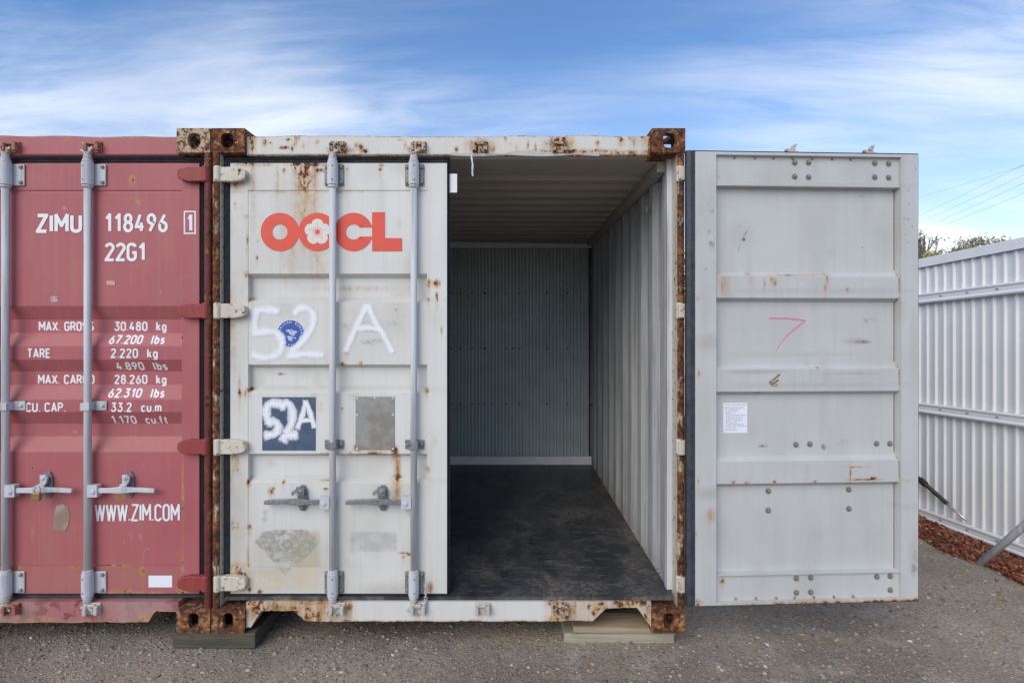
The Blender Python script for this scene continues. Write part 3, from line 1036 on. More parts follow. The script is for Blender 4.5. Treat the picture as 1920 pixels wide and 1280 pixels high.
cream_mats = dict(
    casting=M['casting'], casting_l=M['casting'], post=M['cream_rust'], jamb=M['cream_worn'], paint=M['cream'], lining=M['lining'], roof=M['roofin'],
    sill=M['cream'], keeper=paint('rusted_keeper', (0.5, 0.42, 0.32), rust_base=0.70), wob=0.0, low_edge=0.45,
    header_marks=hm([(473, 265, 5, 30, .62, 0), (497, 268, 4, 6, .75, 0), (508, 268, 3, 2, .6, 0), (540, 262, 5, 2, .6, 0), (554, 262, 2, 14, .62, 0), (560, 256, 2, 8, .5, 0),
                     (533, 277, 10, 3, .55, 0), (548, 278, 2, 7, .6, 0), (569, 275, 2, 7, .6, 0), (595, 266, 3, 4, .55, 0), (645, 282, 14, 4, .6, 0), (676, 276, 4, 5, .8, 0),
                     (683, 284, 6, 4, .75, 0), (668, 272, 3, 4, .55, 0), (752, 262, 6, 2, .5, 0), (760, 272, 2, 8, .5, 0), (856, 280, 3, 5, .65, 0), (900, 273, 18, 12, .55, 0),
                     (925, 281, 3, 6, .6, 0), (948, 258, 2, 6, .6, 0), (957, 269, 3, 2, .5, 0), (968, 278, 2, 6, .55, 0), (990, 274, 2, 8, .45, 0), (1004, 278, 2, 8, .55, 0),
                     (1029, 249, 4, 4, .65, 0), (1050, 270, 20, 13, .70, 0), (1056, 258, 4, 5, .8, 0), (1120, 268, 3, 4, .5, 0), (1165, 256, 4, 10, .60, 25), (1182, 256, 4, 6, .75, 0),
                     (1189, 265, 2, 8, .6, 0), (1203, 250, 16, 7, .6, 30), (1218, 265, 4, 30, .55, 0), (1080, 284, 70, 4, .62, 0), (1180, 286, 60, 4, .5, 0)]),
    notch=[X(396) + .1725, X(468), X(487), X(548), X(571), X(1112), X(1137), X(1196), X(1222), XR_C - .1725],
    notch_z=[0.10, 0.10, Z(1148), Z(1147), Z(1168), Z(1167), Z(1143), Z(1142), 0.105, 0.105],
    sill_marks=[(X(a, .016), Z(b, .016), rx / 365, rz / 365, amp) for a, b, rx, rz, amp in
                [(475, 1135, 22, 20, .62), (505, 1140, 30, 12, .5), (545, 1138, 26, 14, .46), (560, 1146, 10, 8, .6), (580, 1150, 16, 16, .56), (598, 1150, 8, 16, .70), (620, 1136, 12, 10, .5),
                 (640, 1135, 8, 9, .68), (655, 1138, 5, 8, .6), (590, 1130, 30, 6, .5), (648, 1165, 12, 3, .75), (605, 1150, 40, 30, .34), (1037, 1132, 12, 9, .6), (1040, 1160, 14, 8, .55),
                 (1052, 1145, 16, 18, .50), (1062, 1157, 6, 5, .75), (1078, 1140, 4, 24, .40), (1105, 1136, 4, 4, .75), (1110, 1147, 3, 3, .8), (1112, 1151, 4, 3, .8), (1127, 1131, 5, 3, .8),
                 (1160, 1130, 9, 10, .75), (1182, 1130, 9, 9, .75), (1205, 1130, 30, 8, .55), (1150, 1141, 40, 4, .55), (1212, 1150, 8, 20, .5), (1130, 1140, 60, 20, .26)]],
    sill_dirt=lambda x: 0.03 + 0.34 * ((x < X(660, .016)) | (x > X(1036, .016))),
    keepers_top=[(632, 1), (784, 1), (900, 1), (1050, 1)], keepers_low=[(632, 0), (784, 0), (905, 0), (1052, 1)],
)
cc, _, _ = build_container('weathered cream shipping container, right door swung wide open, orange logo on closed left door', XL_C, cream_mats, 0, 'containers standing side by side')

AX_L = X(406)                       # hinge axes
AX_R = XR_C - (X(406) - X(396))
RODS = (X(624, .012) - AX_L, X(776, .012) - AX_L)


def ex(lst):                        # marks on a closed left-hand door in photo units -> door-local
    return [(X(a, .042) - AX_L, Z(b, .042), rx / 360, rz / 360, amp, *([L / 360] if L else [])) for a, b, rx, rz, amp, L in lst]


rust_l = ex([(570, 322, 9, 24, .60, 110), (571, 330, 4, 34, .78, 160), (572, 338, 17, 44, .50, 150), (553, 318, 7, 26, .40, 90), (588, 316, 7, 24, .42, 150), (575, 309, 30, 4, .66, 0), (598, 320, 9, 4, .72, 0), (540, 470, 22, 50, .13, 0), (596, 480, 16, 40, .16, 0),
             (533, 320, 3, 4, .75, 0), (462, 406, 3, 3, .72, 0), (464, 455, 2, 22, .58, 0), (463, 515, 3, 6, .62, 0), (484, 452, 2, 2, .7, 0), (482, 484, 2, 5, .62, 0), (441, 382, 2, 2, .66, 0),
             (475, 340, 4, 40, .34, 100), (520, 330, 4, 30, .22, 90), (713, 318, 3, 3, .68, 0), (716, 310, 5, 3, .5, 0), (651, 317, 2, 2, .6, 0), (470, 560, 5, 3, .64, 0), (660, 540, 60, 4, .2, 0),
             (523, 702, 6, 2, .74, 0), (449, 730, 2, 18, .6, 0), (450, 738, 3, 8, .75, 0), (460, 738, 2, 4, .75, 0), (466, 730, 5, 3, .6, 0), (642, 682, 5, 3, .74, 0), (676, 680, 3, 3, .55, 0),
             (650, 663, 3, 3, .75, 0), (641, 766, 2, 2, .7, 0), (602, 757, 2, 2, .5, 0), (740, 845, 5, 9, .80, 30), (699, 850, 18, 3, .80, 0), (669, 840, 5, 6, .70, 0), (657, 849, 3, 2, .7, 0),
             (620, 851, 16, 3, .52, 0), (743, 875, 4, 14, .58, 50), (743, 896, 6, 4, .78, 60), (818, 532, 6, 6, .78, 0), (804, 531, 3, 6, .78, 0), (819, 553, 2, 5, .7, 0), (820, 560, 1.5, 5, .6, 0),
             (828, 620, 1.5, 8, .5, 0), (800, 732, 4, 4, .6, 0), (803, 562, 2, 3, .6, 0), (508, 920, 4, 6, .76, 0), (513, 915, 2, 2, .8, 0), (531, 904, 2, 2, .7, 0), (611, 901, 7, 1.5, .66, 0),
             (611, 916, 5, 1.5, .76, 0), (466, 905, 3, 7, .62, 0), (468, 988, 3, 4, .78, 0), (446, 880, 1.5, 1.5, .7, 0), (436, 870, 3, 30, .46, 60), (436, 980, 2, 3, .7, 0), (446, 988, 2, 2, .7, 0),
             (437, 989, 2, 2, .7, 0), (446, 980, 1.5, 2, .6, 0), (465, 1050, 2, 20, .42, 0), (466, 1058, 2, 3, .6, 0), (487, 1108, 4, 4, .8, 0), (468, 1105, 3, 4, .66, 0), (450, 1085, 16, 20, .60, 0),
             (445, 1062, 12, 10, .5, 0), (437, 1100, 12, 12, .55, 0), (760, 1036, 10, 1.5, .66, 0), (768, 1040, 6, 1.5, .72, 0), (757, 1043, 3, 1.5, .6, 0), (802, 880, 3, 5, .7, 0), (806, 1100, 5, 8, .48, 0),
             (560, 360, 110, 1.6, .40, 0), (470, 308, 20, 4, .46, 0), (503, 309, 8, 3, .5, 0), (743, 580, 2, 2, .5, 0), (436, 590, 5, 40, .36, 120), (440, 850, 6, 8, .5, 50), (444, 346, 12, 8, .42, 0)])
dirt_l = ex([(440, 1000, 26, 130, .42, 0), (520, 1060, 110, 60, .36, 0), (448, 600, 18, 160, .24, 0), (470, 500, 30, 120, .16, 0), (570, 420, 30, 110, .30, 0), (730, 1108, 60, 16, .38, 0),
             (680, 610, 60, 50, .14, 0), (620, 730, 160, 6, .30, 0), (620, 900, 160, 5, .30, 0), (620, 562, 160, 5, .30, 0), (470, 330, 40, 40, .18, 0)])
W_L = X(838, .04) - AX_L
door_l = build_door(cc, AX_L, 1, W_L, 'a', M['cream'], None, 0.0, u1=X(465, .04) - AX_L, u2=X(800, .04) - AX_L, marks_ext=rust_l, dirt_ext=dirt_l,
                    rods=RODS, mat_hinge=M['cream_worn'])

# ---- open right door
W_R = 1.205
ROT = R_(182.6)


def io(px, py):                     # photo units on the inner face of the open door -> door-local (u, z)
    u = 0.03
    for _ in range(8):
        d = D0 + HY - YI * math.cos(ROT - math.pi) + u * math.sin(ROT - math.pi)
        xw = (px - 953) * d / FPX
        u = (xw - AX_R - YI * math.sin(ROT - math.pi)) / math.cos(ROT - math.pi)
    return u, EYE - (py - 616) * d / FPX


def im(lst):
    out = []
    for a, b, rx, rz, amp, L in lst:
        u, z = io(a, b)
        out.append((u, z, rx / 372, rz / 372, amp, *([L / 372] if L else [])))
    return out


rust_r = im([(1306, 1130, 8, 6, .6, 0), (1540, 1130, 140, 4, .50, 0), (1660, 1128, 60, 4, .74, 0), (1720, 1126, 8, 6, .72, 0), (1450, 523, 3, 4, .62, 0), (1436, 530, 2, 9, .5, 0),
             (1454, 528, 4, 6, .58, 0), (1480, 515, 30, 1.4, .5, 0), (1535, 514, 25, 1.4, .46, 0), (1554, 525, 1.4, 14, .46, 0), (1550, 541, 2, 6, .62, 0), (1592, 542, 2, 4, .5, 0),
             (1358, 535, 8, 14, .36, 0), (1407, 513, 4, 2, .7, 0), (1538, 690, 3, 2, .7, 0), (1622, 900, 24, 1.5, .82, 0), (1640, 898, 5, 3, .85, 0), (1598, 890, 1.4, 18, .5, 0), (1615, 876, 20, 1.4, .45, 0),
             (1377, 905, 3, 2, .7, 0), (1402, 906, 3, 2, .7, 0), (1454, 904, 3, 2, .7, 0), (1531, 904, 3, 2, .6, 0), (1424, 737, 5, 2, .5, 0), (1357, 1092, 4, 5, .55, 0), (1310, 700, 2, 6, .4, 0),
             (1309, 900, 2, 6, .5, 0), (1308, 560, 2, 4, .4, 0), (1305, 1000, 2, 5, .4, 0), (1700, 900, 9, 3, .2, 0), (1335, 966, 6, 10, .34, 0), (1600, 700, 40, 2, .2, 0)])
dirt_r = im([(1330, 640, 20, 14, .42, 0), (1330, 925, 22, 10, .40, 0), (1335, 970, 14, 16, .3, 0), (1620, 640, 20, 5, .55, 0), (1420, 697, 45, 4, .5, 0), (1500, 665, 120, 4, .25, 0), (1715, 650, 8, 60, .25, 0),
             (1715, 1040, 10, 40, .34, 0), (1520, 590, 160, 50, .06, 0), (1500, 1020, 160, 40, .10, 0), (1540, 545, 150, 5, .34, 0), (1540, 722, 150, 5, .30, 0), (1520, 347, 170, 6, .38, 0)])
door_r = build_door(cc, AX_R, -1, W_R, 'a', M['cream'], None, ROT, u1=io(1343, 600)[0], u2=io(1690, 600)[0], marks_int=rust_r, dirt_int=dirt_r,
                    rods=RODS, mat_hinge=M['cream_worn'], mat_in=M['cream_in'], frame=(ZF0, ZF1), seal=(0.009, 0.006, 0.005), low_cams=False)


# small shapes laid on the doors, in door-local coordinates
def flat(mb, pts, yfun, alpha=None, dy=-0.00018, sx=1):
    """filled polygon (door u,z) fan from its centroid"""
    c = np.mean(np.array(pts), 0)
    P = [c] + list(pts)
    vs = [(sx * p[0], yfun(p[1]) + dy, p[1]) for p in P]
    n = len(pts)
    a = [1.0] + [1.0 if alpha is None else alpha] * n
    mb.add(vs, [(0, 1 + i, 1 + (i + 1) % n) for i in range(n)], {'alpha_edge': np.array(a)})


def rectpts(x0, x1, z0, z1, n=6):
    t = np.linspace(0, 1, n, endpoint=False)
    return [(x0 + (x1 - x0) * k, z0) for k in t] + [(x1, z0 + (z1 - z0) * k) for k in t] + [(x1 + (x0 - x1) * k, z1) for k in t] + [(x0, z1 + (z0 - z1) * k) for k in t]


def rect_grid(mb, x0, x1, z0, z1, yfun, dy=-0.00018, soft=0.0, sx=1, step=0.012):
    nx, nz = max(2, int((x1 - x0) / step) + 1), max(2, int((z1 - z0) / step) + 1)
    xs, zs = np.linspace(x0, x1, nx), np.linspace(z0, z1, nz)
    XX, ZZ = np.meshgrid(xs, zs, indexing='ij')
    a = np.ones_like(XX)
    if soft:
        e = np.minimum(np.minimum(XX - x0, x1 - XX), np.minimum(ZZ - z0, z1 - ZZ))
        a = np.clip(e / soft, 0, 1)
    mb.grid(np.stack([sx * XX, np.vectorize(yfun)(ZZ) + dy, ZZ], -1), {'alpha_edge': a})


def annulus(mb, cx, cz, r0, r1, yfun, a0=0.0, a1=2 * math.pi, n=56, dy=-0.00018):
    P = np.zeros((n + 1, 2, 3))
    for i in range(n + 1):
        a = a0 + (a1 - a0) * i / n
        for j, r in enumerate((r0, r1)):
            z = cz + r * math.sin(a)
            P[i, j] = (cx + r * math.cos(a), yfun(z) + dy, z)
    mb.grid(P, {'alpha_edge': np.ones((n + 1, 2))})


def ribbon(mb, path, hw, yfun, dy=-0.00018, step=0.006, soft=False, sx=1):
    """a stroke of half width hw along path (u,z)"""
    pts = [np.array(p, float) for p in path]
    out = [pts[0]]
    for a, b in zip(pts[:-1], pts[1:]):
        m = max(1, int(np.linalg.norm(b - a) / step))
        for k in range(1, m + 1):
            out.append(a + (b - a) * k / m)
    closed = np.linalg.norm(out[0] - out[-1]) < 1e-6
    n = len(out)
    cross = [-1, -0.62, 0, 0.62, 1] if soft else [-1, 0, 1]
    al = [0, 0.72, 1, 0.72, 0] if soft else [1, 1, 1]
    if soft:
        t0 = out[0] - out[1]
        t1 = out[-1] - out[-2]
        t0 /= np.linalg.norm(t0)
        t1 /= np.linalg.norm(t1)
        out = [out[0] + t0 * hw * 0.55, out[0]] + out[1:-1] + [out[-1], out[-1] + t1 * hw * 0.55]
        n = len(out)
    P = np.zeros((n, len(cross), 3))
    A = np.ones((n, len(cross)))
    for i in range(n):
        if closed:
            a, b = out[i - 1 if i > 0 else n - 2], out[i + 1 if i < n - 1 else 1]
        else:
            a, b = out[max(i - 1, 0)], out[min(i + 1, n - 1)]
        p = out[i]
        d1, d2 = p - a, b - p
        l1, l2 = np.linalg.norm(d1), np.linalg.norm(d2)
        d1 = d1 / l1 if l1 > 1e-9 else d2 / max(l2, 1e-9)
        d2 = d2 / l2 if l2 > 1e-9 else d1
        nb = np.array([-(d1 + d2)[1], (d1 + d2)[0]])
        L = np.linalg.norm(nb)
        nb = nb / L if L > 1e-6 else np.array([-d1[1], d1[0]])
        cosv = max(0.5, nb @ np.array([-d1[1], d1[0]]))
        w = hw / cosv
        if soft:
            w *= 1 + 0.13 * math.sin(i * 0.55 + hw * 900) + 0.07 * math.sin(i * 1.7 + hw * 400)
        for j, c in enumerate(cross):
            q = p + nb * c * w
            P[i, j] = (sx * q[0], yfun(q[1]) + dy, q[1])
            A[i, j] = al[j]
    if soft:
        A[0] = 0
        A[-1] = 0
    mb.grid(P, {'alpha_edge': A})


def arc(cx, cy, rx, ry, a0, a1, n=10):
    return [(cx + rx * math.cos(R_(a0 + (a1 - a0) * k / n)), cy + ry * math.sin(R_(a0 + (a1 - a0) * k / n))) for k in range(n + 1)]


r2 = 0.21
GL = {   # stroke letters: advance width of the centre line box, strokes (cap height 1)
    '0': (.42, [arc(.21, .79, .21, .21, 0, 180) + arc(.21, .21, .21, .21, 180, 360) + [(.42, .79)]]),
    '1': (.30, [[(.04, .76), (.24, 1), (.24, 0)]]),
    '2': (.42, [arc(.21, .78, .20, .22, 170, -25) + [(.0, .0), (.43, 0)]]),
    '3': (.42, [[(.03, 1), (.40, 1), (.19, .60)] + arc(.19, .30, .22, .30, 80, -160)]),
    '4': (.44, [[(.24, 1), (.0, .26), (.44, .26)], [(.31, .52), (.31, 0)]]),
    '6': (.42, [[(.31, 1), (.04, .44)] + arc(.21, .27, .20, .27, 140, 500, 18)]),
    '7': (.42, [[(0, 1), (.42, 1), (.13, 0)]]),
    '8': (.42, [arc(.21, .765, .175, .235, -90, 270, 16), arc(.21, .265, .21, .265, 90, 450, 16)]),
    '9': (.42, [[(.11, 0), (.38, .56)] + arc(.21, .73, .20, .27, -40, 320, 18)]),
    'A': (.46, [[(0, 0), (.23, 1), (.46, 0)], [(.08, .28), (.38, .28)]]),
    'C': (.42, [arc(.21, .79, .21, .21, 10, 180) + arc(.21, .21, .21, .21, 180, 350)]),
    'E': (.36, [[(.36, 1), (0, 1), (0, 0), (.36, 0)], [(0, .52), (.31, .52)]]),
    'G': (.42, [arc(.21, .79, .21, .21, 10, 180) + arc(.21, .21, .21, .21, 180, 360) + [(.42, .46), (.24, .46)]]),
    'I': (.0, [[(0, 0), (0, 1)]]),
    'M': (.54, [[(0, 0), (0, 1), (.27, .38), (.54, 1), (.54, 0)]]),
    'O': (.42, [arc(.21, .79, .21, .21, 0, 180) + arc(.21, .21, .21, .21, 180, 360) + [(.42, .79)]]),
    'P': (.40, [[(0, 0), (0, 1), (.17, 1)] + arc(.17, .74, .23, .26, 90, -90) + [(0, .48)]]),
    'R': (.42, [[(0, 0), (0, 1), (.17, 1)] + arc(.17, .74, .23, .26, 90, -90) + [(0, .48)], [(.22, .48), (.42, 0)]]),
    'S': (.42, [arc(.21, .76, .20, .24, 30, 260) + arc(.21, .26, .21, .26, 80, -150)]),
    'T': (.42, [[(0, 1), (.42, 1)], [(.21, 1), (.21, 0)]]),
    'U': (.42, [[(0, 1)] + arc(.21, .21, .21, .21, 180, 360) + [(.42, 1)]]),
    'W': (.66, [[(0, 1), (.16, 0), (.33, .95), (.50, 0), (.66, 1)]]),
    'X': (.44, [[(0, 0), (.44, 1)], [(0, 1), (.44, 0)]]),
    'Z': (.44, [[(0, 1), (.44, 1), (0, 0), (.44, 0)]]),
    'b': (.36, [[(0, 1), (0, 0)], arc(.18, .33, .18, .33, 180, 540, 16)]),
    'c': (.34, [arc(.18, .33, .18, .33, 40, 320, 14)]),
    'f': (.26, [arc(.26, .80, .14, .20, 90, 180, 6) + [(.12, 0)], [(0, .66), (.26, .66)]]),
    'g': (.36, [arc(.18, .33, .18, .33, 0, 360, 16), [(.36, .66), (.36, -.08)] + arc(.18, -.08, .18, .17, 0, -150, 8)]),
    'k': (.34, [[(0, 1), (0, 0)], [(.30, .66), (.02, .27)], [(.12, .40), (.34, 0)]]),
    'l': (.10, [[(.03, 1), (.03, .08), (.12, 0)]]),
    'm': (.54, [[(0, 0), (0, .66)], arc(.135, .52, .135, .14, 180, 0, 6) + [(.27, 0)], arc(.405, .52, .135, .14, 180, 0, 6) + [(.54, 0)]]),
    's': (.32, [arc(.16, .50, .14, .16, 30, 260, 8) + arc(.16, .17, .16, .17, 80, -150, 8)]),
    't': (.26, [[(.10, .92), (.10, .14)] + arc(.24, .14, .14, .14, 180, 270, 5), [(0, .66), (.26, .66)]]),
    'u': (.34, [[(0, .66)] + arc(.17, .18, .17, .18, 180, 360) + [(.34, .66)], [(.34, .3), (.34, 0)]]),
    '.': (.0, [[(0, 0), (0, .075)]]),
    ' ': (.16, []),
}


def runs(path, hw):
    """cut a stroke at its sharp corners, the pieces overlapping a little there"""
    p = [np.array(q, float) for q in path]
    out, cur = [], [p[0]]
    for i in range(1, len(p)):
        cur.append(p[i])
        if i < len(p) - 1:
            a, b = p[i] - p[i - 1], p[i + 1] - p[i]
            la, lb = np.linalg.norm(a), np.linalg.norm(b)
            if la > 1e-6 and lb > 1e-6 and (a @ b) / (la * lb) < 0.72:
                cur[-1] = p[i] + a / la * hw * 0.75
                out.append(cur)
                cur = [p[i] - b / lb * hw * 0.75]
    out.append(cur)
    return out


def lettering(mb, text, x0, x1, z0, z1, hw, yfun, gap=0.22, dy=-0.00018, sx=1):
    """stroke text fitted between x0 and x1, baseline z0, cap line z1"""
    adv, x = [], 0
    for ch in text:
        adv.append(x)
        x += GL[ch][0] + gap
    tot = x - gap
    H = z1 - z0 - 2 * hw
    kx = (x1 - x0 - 2 * hw) / tot
    for ch, a in zip(text, adv):
        i = 0
        for st in GL[ch][1]:
            for run in runs([(x0 + hw + (a + p[0]) * kx, z0 + hw + p[1] * H) for p in st], hw):
                ribbon(mb(ch) if callable(mb) else mb, run, hw, yfun, dy - 0.00002 * i, sx=sx)
                i += 1
        if callable(mb):
            mb(None)


def fill_text(mb, text, size, x, z, yfun, dy=-0.00018, ang=0.0, align='LEFT', sx=1):
    """small print using Blender's own letter outlines"""
    cu = bpy.data.curves.new('print_source', 'FONT')
    cu.body = text
    cu.size = size
    cu.align_x = align
    ob = bpy.data.objects.new('print_source', cu)
    COL.objects.link(ob)
    dg = bpy.context.evaluated_depsgraph_get()
    me = ob.evaluated_get(dg).to_mesh()
    ca, sa = math.cos(ang), math.sin(ang)
    vs = [(v.co.x * ca - v.co.y * sa + x, v.co.x * sa + v.co.y * ca + z) for v in me.vertices]
    fs = [tuple(p.vertices) for p in me.polygons]
    mb.add([(sx * a, yfun(b) + dy, b) for a, b in vs], fs, {'alpha_edge': np.ones(len(vs))})
    ob.evaluated_get(dg).to_mesh_clear()
    bpy.data.objects.remove(ob)
    bpy.data.curves.remove(cu)


SMALL = ('scuffs', 'marks', 'smears', 'screws', 'rivets', 'print', 'scrapes', 'stamens', 'bolts', 'residue', 'stain', 'date', 'scribble')


def sub(mb, name, mat, door, label=None):
    o = mb.build(name, mat, door, fix=False, world_coords=False)
    if name.split('_')[-1] in SMALL:
        o['kind'] = 'stuff'
    if label:
        o['label'] = label
    return o


def ya(z):
    q_ = float(profile('a', z))
    return YE + (q_ if q_ > 0.0025 else 0.0)


def yb(z):
    q_ = float(profile('b', z))
    return YE + (q_ if q_ > 0.0025 else 0.0)


def LX(px):
    return X(px, .042) - AX_L


LZ = zz_

# orange logo letters
mb = MB()
annulus(mb, LX(525), LZ(435), 14.3 / 360, 36 / 360, ya)
sub(mb, 'logo_letter', M['orange'], door_l, 'orange ring letter O at the left of the logo')
mb = MB()
flat(mb, [(LX(595.5) + p[0], LZ(435) + p[1]) for p in circ(36 / 360, 56)], ya, dy=-0.00012)
sub(mb, 'logo_letter', M['orange'], door_l, 'orange disc letter O holding a pale blossom')
mb = MB()
pts = []
for k in range(80):
    a = 2 * math.pi * k / 80
    rr = (0.73 + 0.27 * abs(math.cos(2.5 * (a - math.pi / 2))) ** 0.55) * 24.5 / 360
    pts.append((LX(595.5) + rr * math.cos(a), LZ(435) + rr * math.sin(a)))
flat(mb, pts, ya, dy=-0.00026)
sub(mb, 'logo_blossom', decal('pale_blossom', (0.68, 0.67, 0.60)), door_l)
mb = MB()
cx, cz = LX(595.5), LZ(435)
flat(mb, [(cx + p[0], cz + p[1]) for p in circ(4.6 / 360, 20)], ya, dy=-0.00036)
for k in range(15):
    a = math.pi / 2 + 2 * math.pi * k / 15
    L = (17 if k % 3 == 0 else 10.5) / 360
    ribbon(mb, [(cx + 0.006 * math.cos(a), cz + 0.006 * math.sin(a)), (cx + L * math.cos(a), cz + L * math.sin(a))], 0.0011, ya, -0.00032)
    flat(mb, [(cx + L * math.cos(a) + p[0], cz + L * math.sin(a) + p[1]) for p in circ((1.9 if k % 3 == 0 else 1.2) / 360, 10)], ya, dy=-0.000164)
sub(mb, 'logo_stamens', M['orange'], door_l)
mb = MB()
cx = LX(663)
g_ = math.asin(8.5 / 25)
annulus(mb, cx, cz, 14.3 / 360, 36 / 360, ya, R_(38), R_(322))
flat(mb, [(cx + 11.3 / 360, cz + 8.6 / 360), (LX(697.4), cz + 8.6 / 360), (LX(697.4), cz + 12 / 360), (cx + 28.6 / 360, cz + 22 / 360), (cx + 11.3 / 360, cz + 10 / 360)], ya)
flat(mb, [(cx + 11.3 / 360, cz - 8.6 / 360), (cx + 11.3 / 360, cz - 10 / 360), (cx + 28.6 / 360, cz - 22 / 360), (LX(697.4), cz - 12 / 360), (LX(697.4), cz - 8.6 / 360)], ya)
sub(mb, 'logo_letter', M['orange'], door_l, 'orange letter C of the logo beside the rod')
mb = MB()
rect_grid(mb, LX(697.8), LX(721.8), LZ(471), LZ(398), ya)
rect_grid(mb, LX(721.8), LX(754), LZ(471), LZ(446.5), ya)
sub(mb, 'logo_letter', M['orange'], door_l, 'orange letter L ending the logo')

# round blue sticker with ring lettering and a bird
ex0, ez0, er = LX(545.3), LZ(625), 25 / 360
mb = MB()
flat(mb, [(ex0 + p[0], ez0 + p[1]) for p in circ(er, 48)], ya, dy=-0.00018)
sub(mb, 'round_sticker', M['blue'], door_l)
mb = MB()
annulus(mb, ex0, ez0, er * 1.0, er * 1.035, ya, dy=-0.00026)
for i, ch in enumerate('AMERICAN BUREAU'):
    a = R_(192 - i * 14.4)
    if ch != ' ':
        fill_text(mb, ch, 0.0165, ex0 + (er - 0.0165) * math.cos(a), ez0 + (er - 0.0165) * math.sin(a), ya, -0.00026, a - math.pi / 2, 'CENTER')
for i, ch in enumerate('SHIPPING'):
    a = R_(218 + i * 14.4)
    fill_text(mb, ch, 0.0155, ex0 + (er - 0.003) * math.cos(a), ez0 + (er - 0.003) * math.sin(a), ya, -0.00026, a + math.pi / 2, 'CENTER')
q = 1 / 16 / 360
for path in ([(-120, 70), (-40, 60), (20, -20), (40, -70)], [(-100, 50), (-30, 35), (10, -40)], [(-70, 80), (60, 90), (60, 10), (110, -10)], [(-10, 60), (30, 0), (45, -40)],
             [(70, 20), (130, 60), (210, 20)], [(80, 0), (150, 40), (200, 5)], [(80, -20), (160, 10), (130, -50), (70, -90)], [(60, -60), (110, -30), (150, -60)],
             [(-90, -110), (-20, -150), (60, -150)], [(-60, -90), (0, -120), (80, -110)], [(-70, -160), (10, -190), (90, -170)], [(-50, -200), (20, -235), (80, -230)], [(100, -150), (150, -145), (160, -180)]):
    ribbon(mb, [(ex0 + (a - 20) * q, ez0 + (b + 20) * q) for a, b in path], 0.0016, ya, -0.00024)
sub(mb, 'sticker_print', M['paper'], door_l)

# sprayed numbers
def smooth_path(p, n=6):
    p = [np.array(q, float) for q in p]
    q = [2 * p[0] - p[1]] + p + [2 * p[-1] - p[-2]]
    out = []
    for i in range(1, len(q) - 2):
        for k in range(n):
            t = k / n
            out.append(0.5 * (2 * q[i] + (q[i + 1] - q[i - 1]) * t + (2 * q[i - 1] - 5 * q[i] + 4 * q[i + 1] - q[i + 2]) * t * t + (3 * q[i] - q[i - 1] - 3 * q[i + 1] + q[i + 2]) * t ** 3))
    return out + [p[-1]]


def spray(name, strokes, hw, label, dy0=-0.00036):
    mb_ = MB()
    strokes = [smooth_path(s_) for s_ in strokes]
    for i, s in enumerate(strokes):
        ribbon(mb_, [(LX(a), LZ(b)) for a, b in s], hw / 360, ya, dy0 - 0.00003 * i, soft=True)
    return sub(mb_, name, M['spray'], door_l, label)


spray('sprayed_digit', [[(522, 584), (500, 580), (484, 582), (479, 592), (478, 612), (480, 628)], [(480, 624), (500, 621), (518, 624), (528, 638), (526, 656), (515, 666), (495, 670), (474, 664)]], 9.5,
      'white sprayed figure 5 beside the round sticker')
spray('sprayed_digit', [[(552, 588), (565, 577), (580, 580), (588, 594), (584, 616), (570, 636), (552, 656), (543, 668)], [(540, 668), (570, 663), (606, 665)]], 9, 'white sprayed figure 2 running over the round sticker')
spray('sprayed_letter', [[(688, 572), (676, 596), (662, 626), (648, 658)], [(690, 572), (702, 600), (718, 626), (736, 660)], [(668, 615), (692, 614), (712, 617)]], 7.5, 'white sprayed letter A between the lock rods')
# slate sticker with a sprayed number
mb = MB()
rect_grid(mb, LX(492), LX(592), LZ(844), LZ(744), ya)
sub(mb, 'square_sticker', M['navy'], door_l)
mb = MB()
for i, (s, hw) in enumerate([([(527, 757), (508, 756), (500, 766), (501, 782), (505, 792)], 8), ([(503, 792), (515, 790), (522, 800), (516, 812), (498, 816)], 8),
                             ([(526, 762), (540, 756), (548, 772), (546, 795), (536, 812)], 8), ([(531, 825), (536, 817), (556, 814)], 8.5),
                             ([(573, 752), (568, 775), (558, 802)], 5), ([(574, 752), (581, 772), (590, 800)], 5), ([(564, 788), (584, 787)], 4.5)]):
    ribbon(mb, [(LX(a), LZ(b)) for a, b in smooth_path(s)], hw * 1.25 / 360, ya, -0.00026 - 0.00003 * i, soft=True)
sub(mb, 'sprayed_number', M['spray'], door_l, 'blurry white sprayed 52A on the slate blue sticker')
# data plate
mb = MB()
mb.box(LX(667), LX(740), YE - 0.0012, YE + 0.0012, LZ(843), LZ(743))
sub(mb, 'data_plate', M['plate'], door_l)
mb = MB()
for a, b in ((670, 746), (703, 746), (737, 746), (670, 777), (737, 777), (670, 841), (737, 841)):
    mb.lathe((LX(a), YE - 0.004, LZ(b)), [(0.002, 0), (0.005, 0.001), (0.0055, 0.0027)], 8, axis=1)
sub(mb, 'plate_rivets', M['plastic'], door_l)
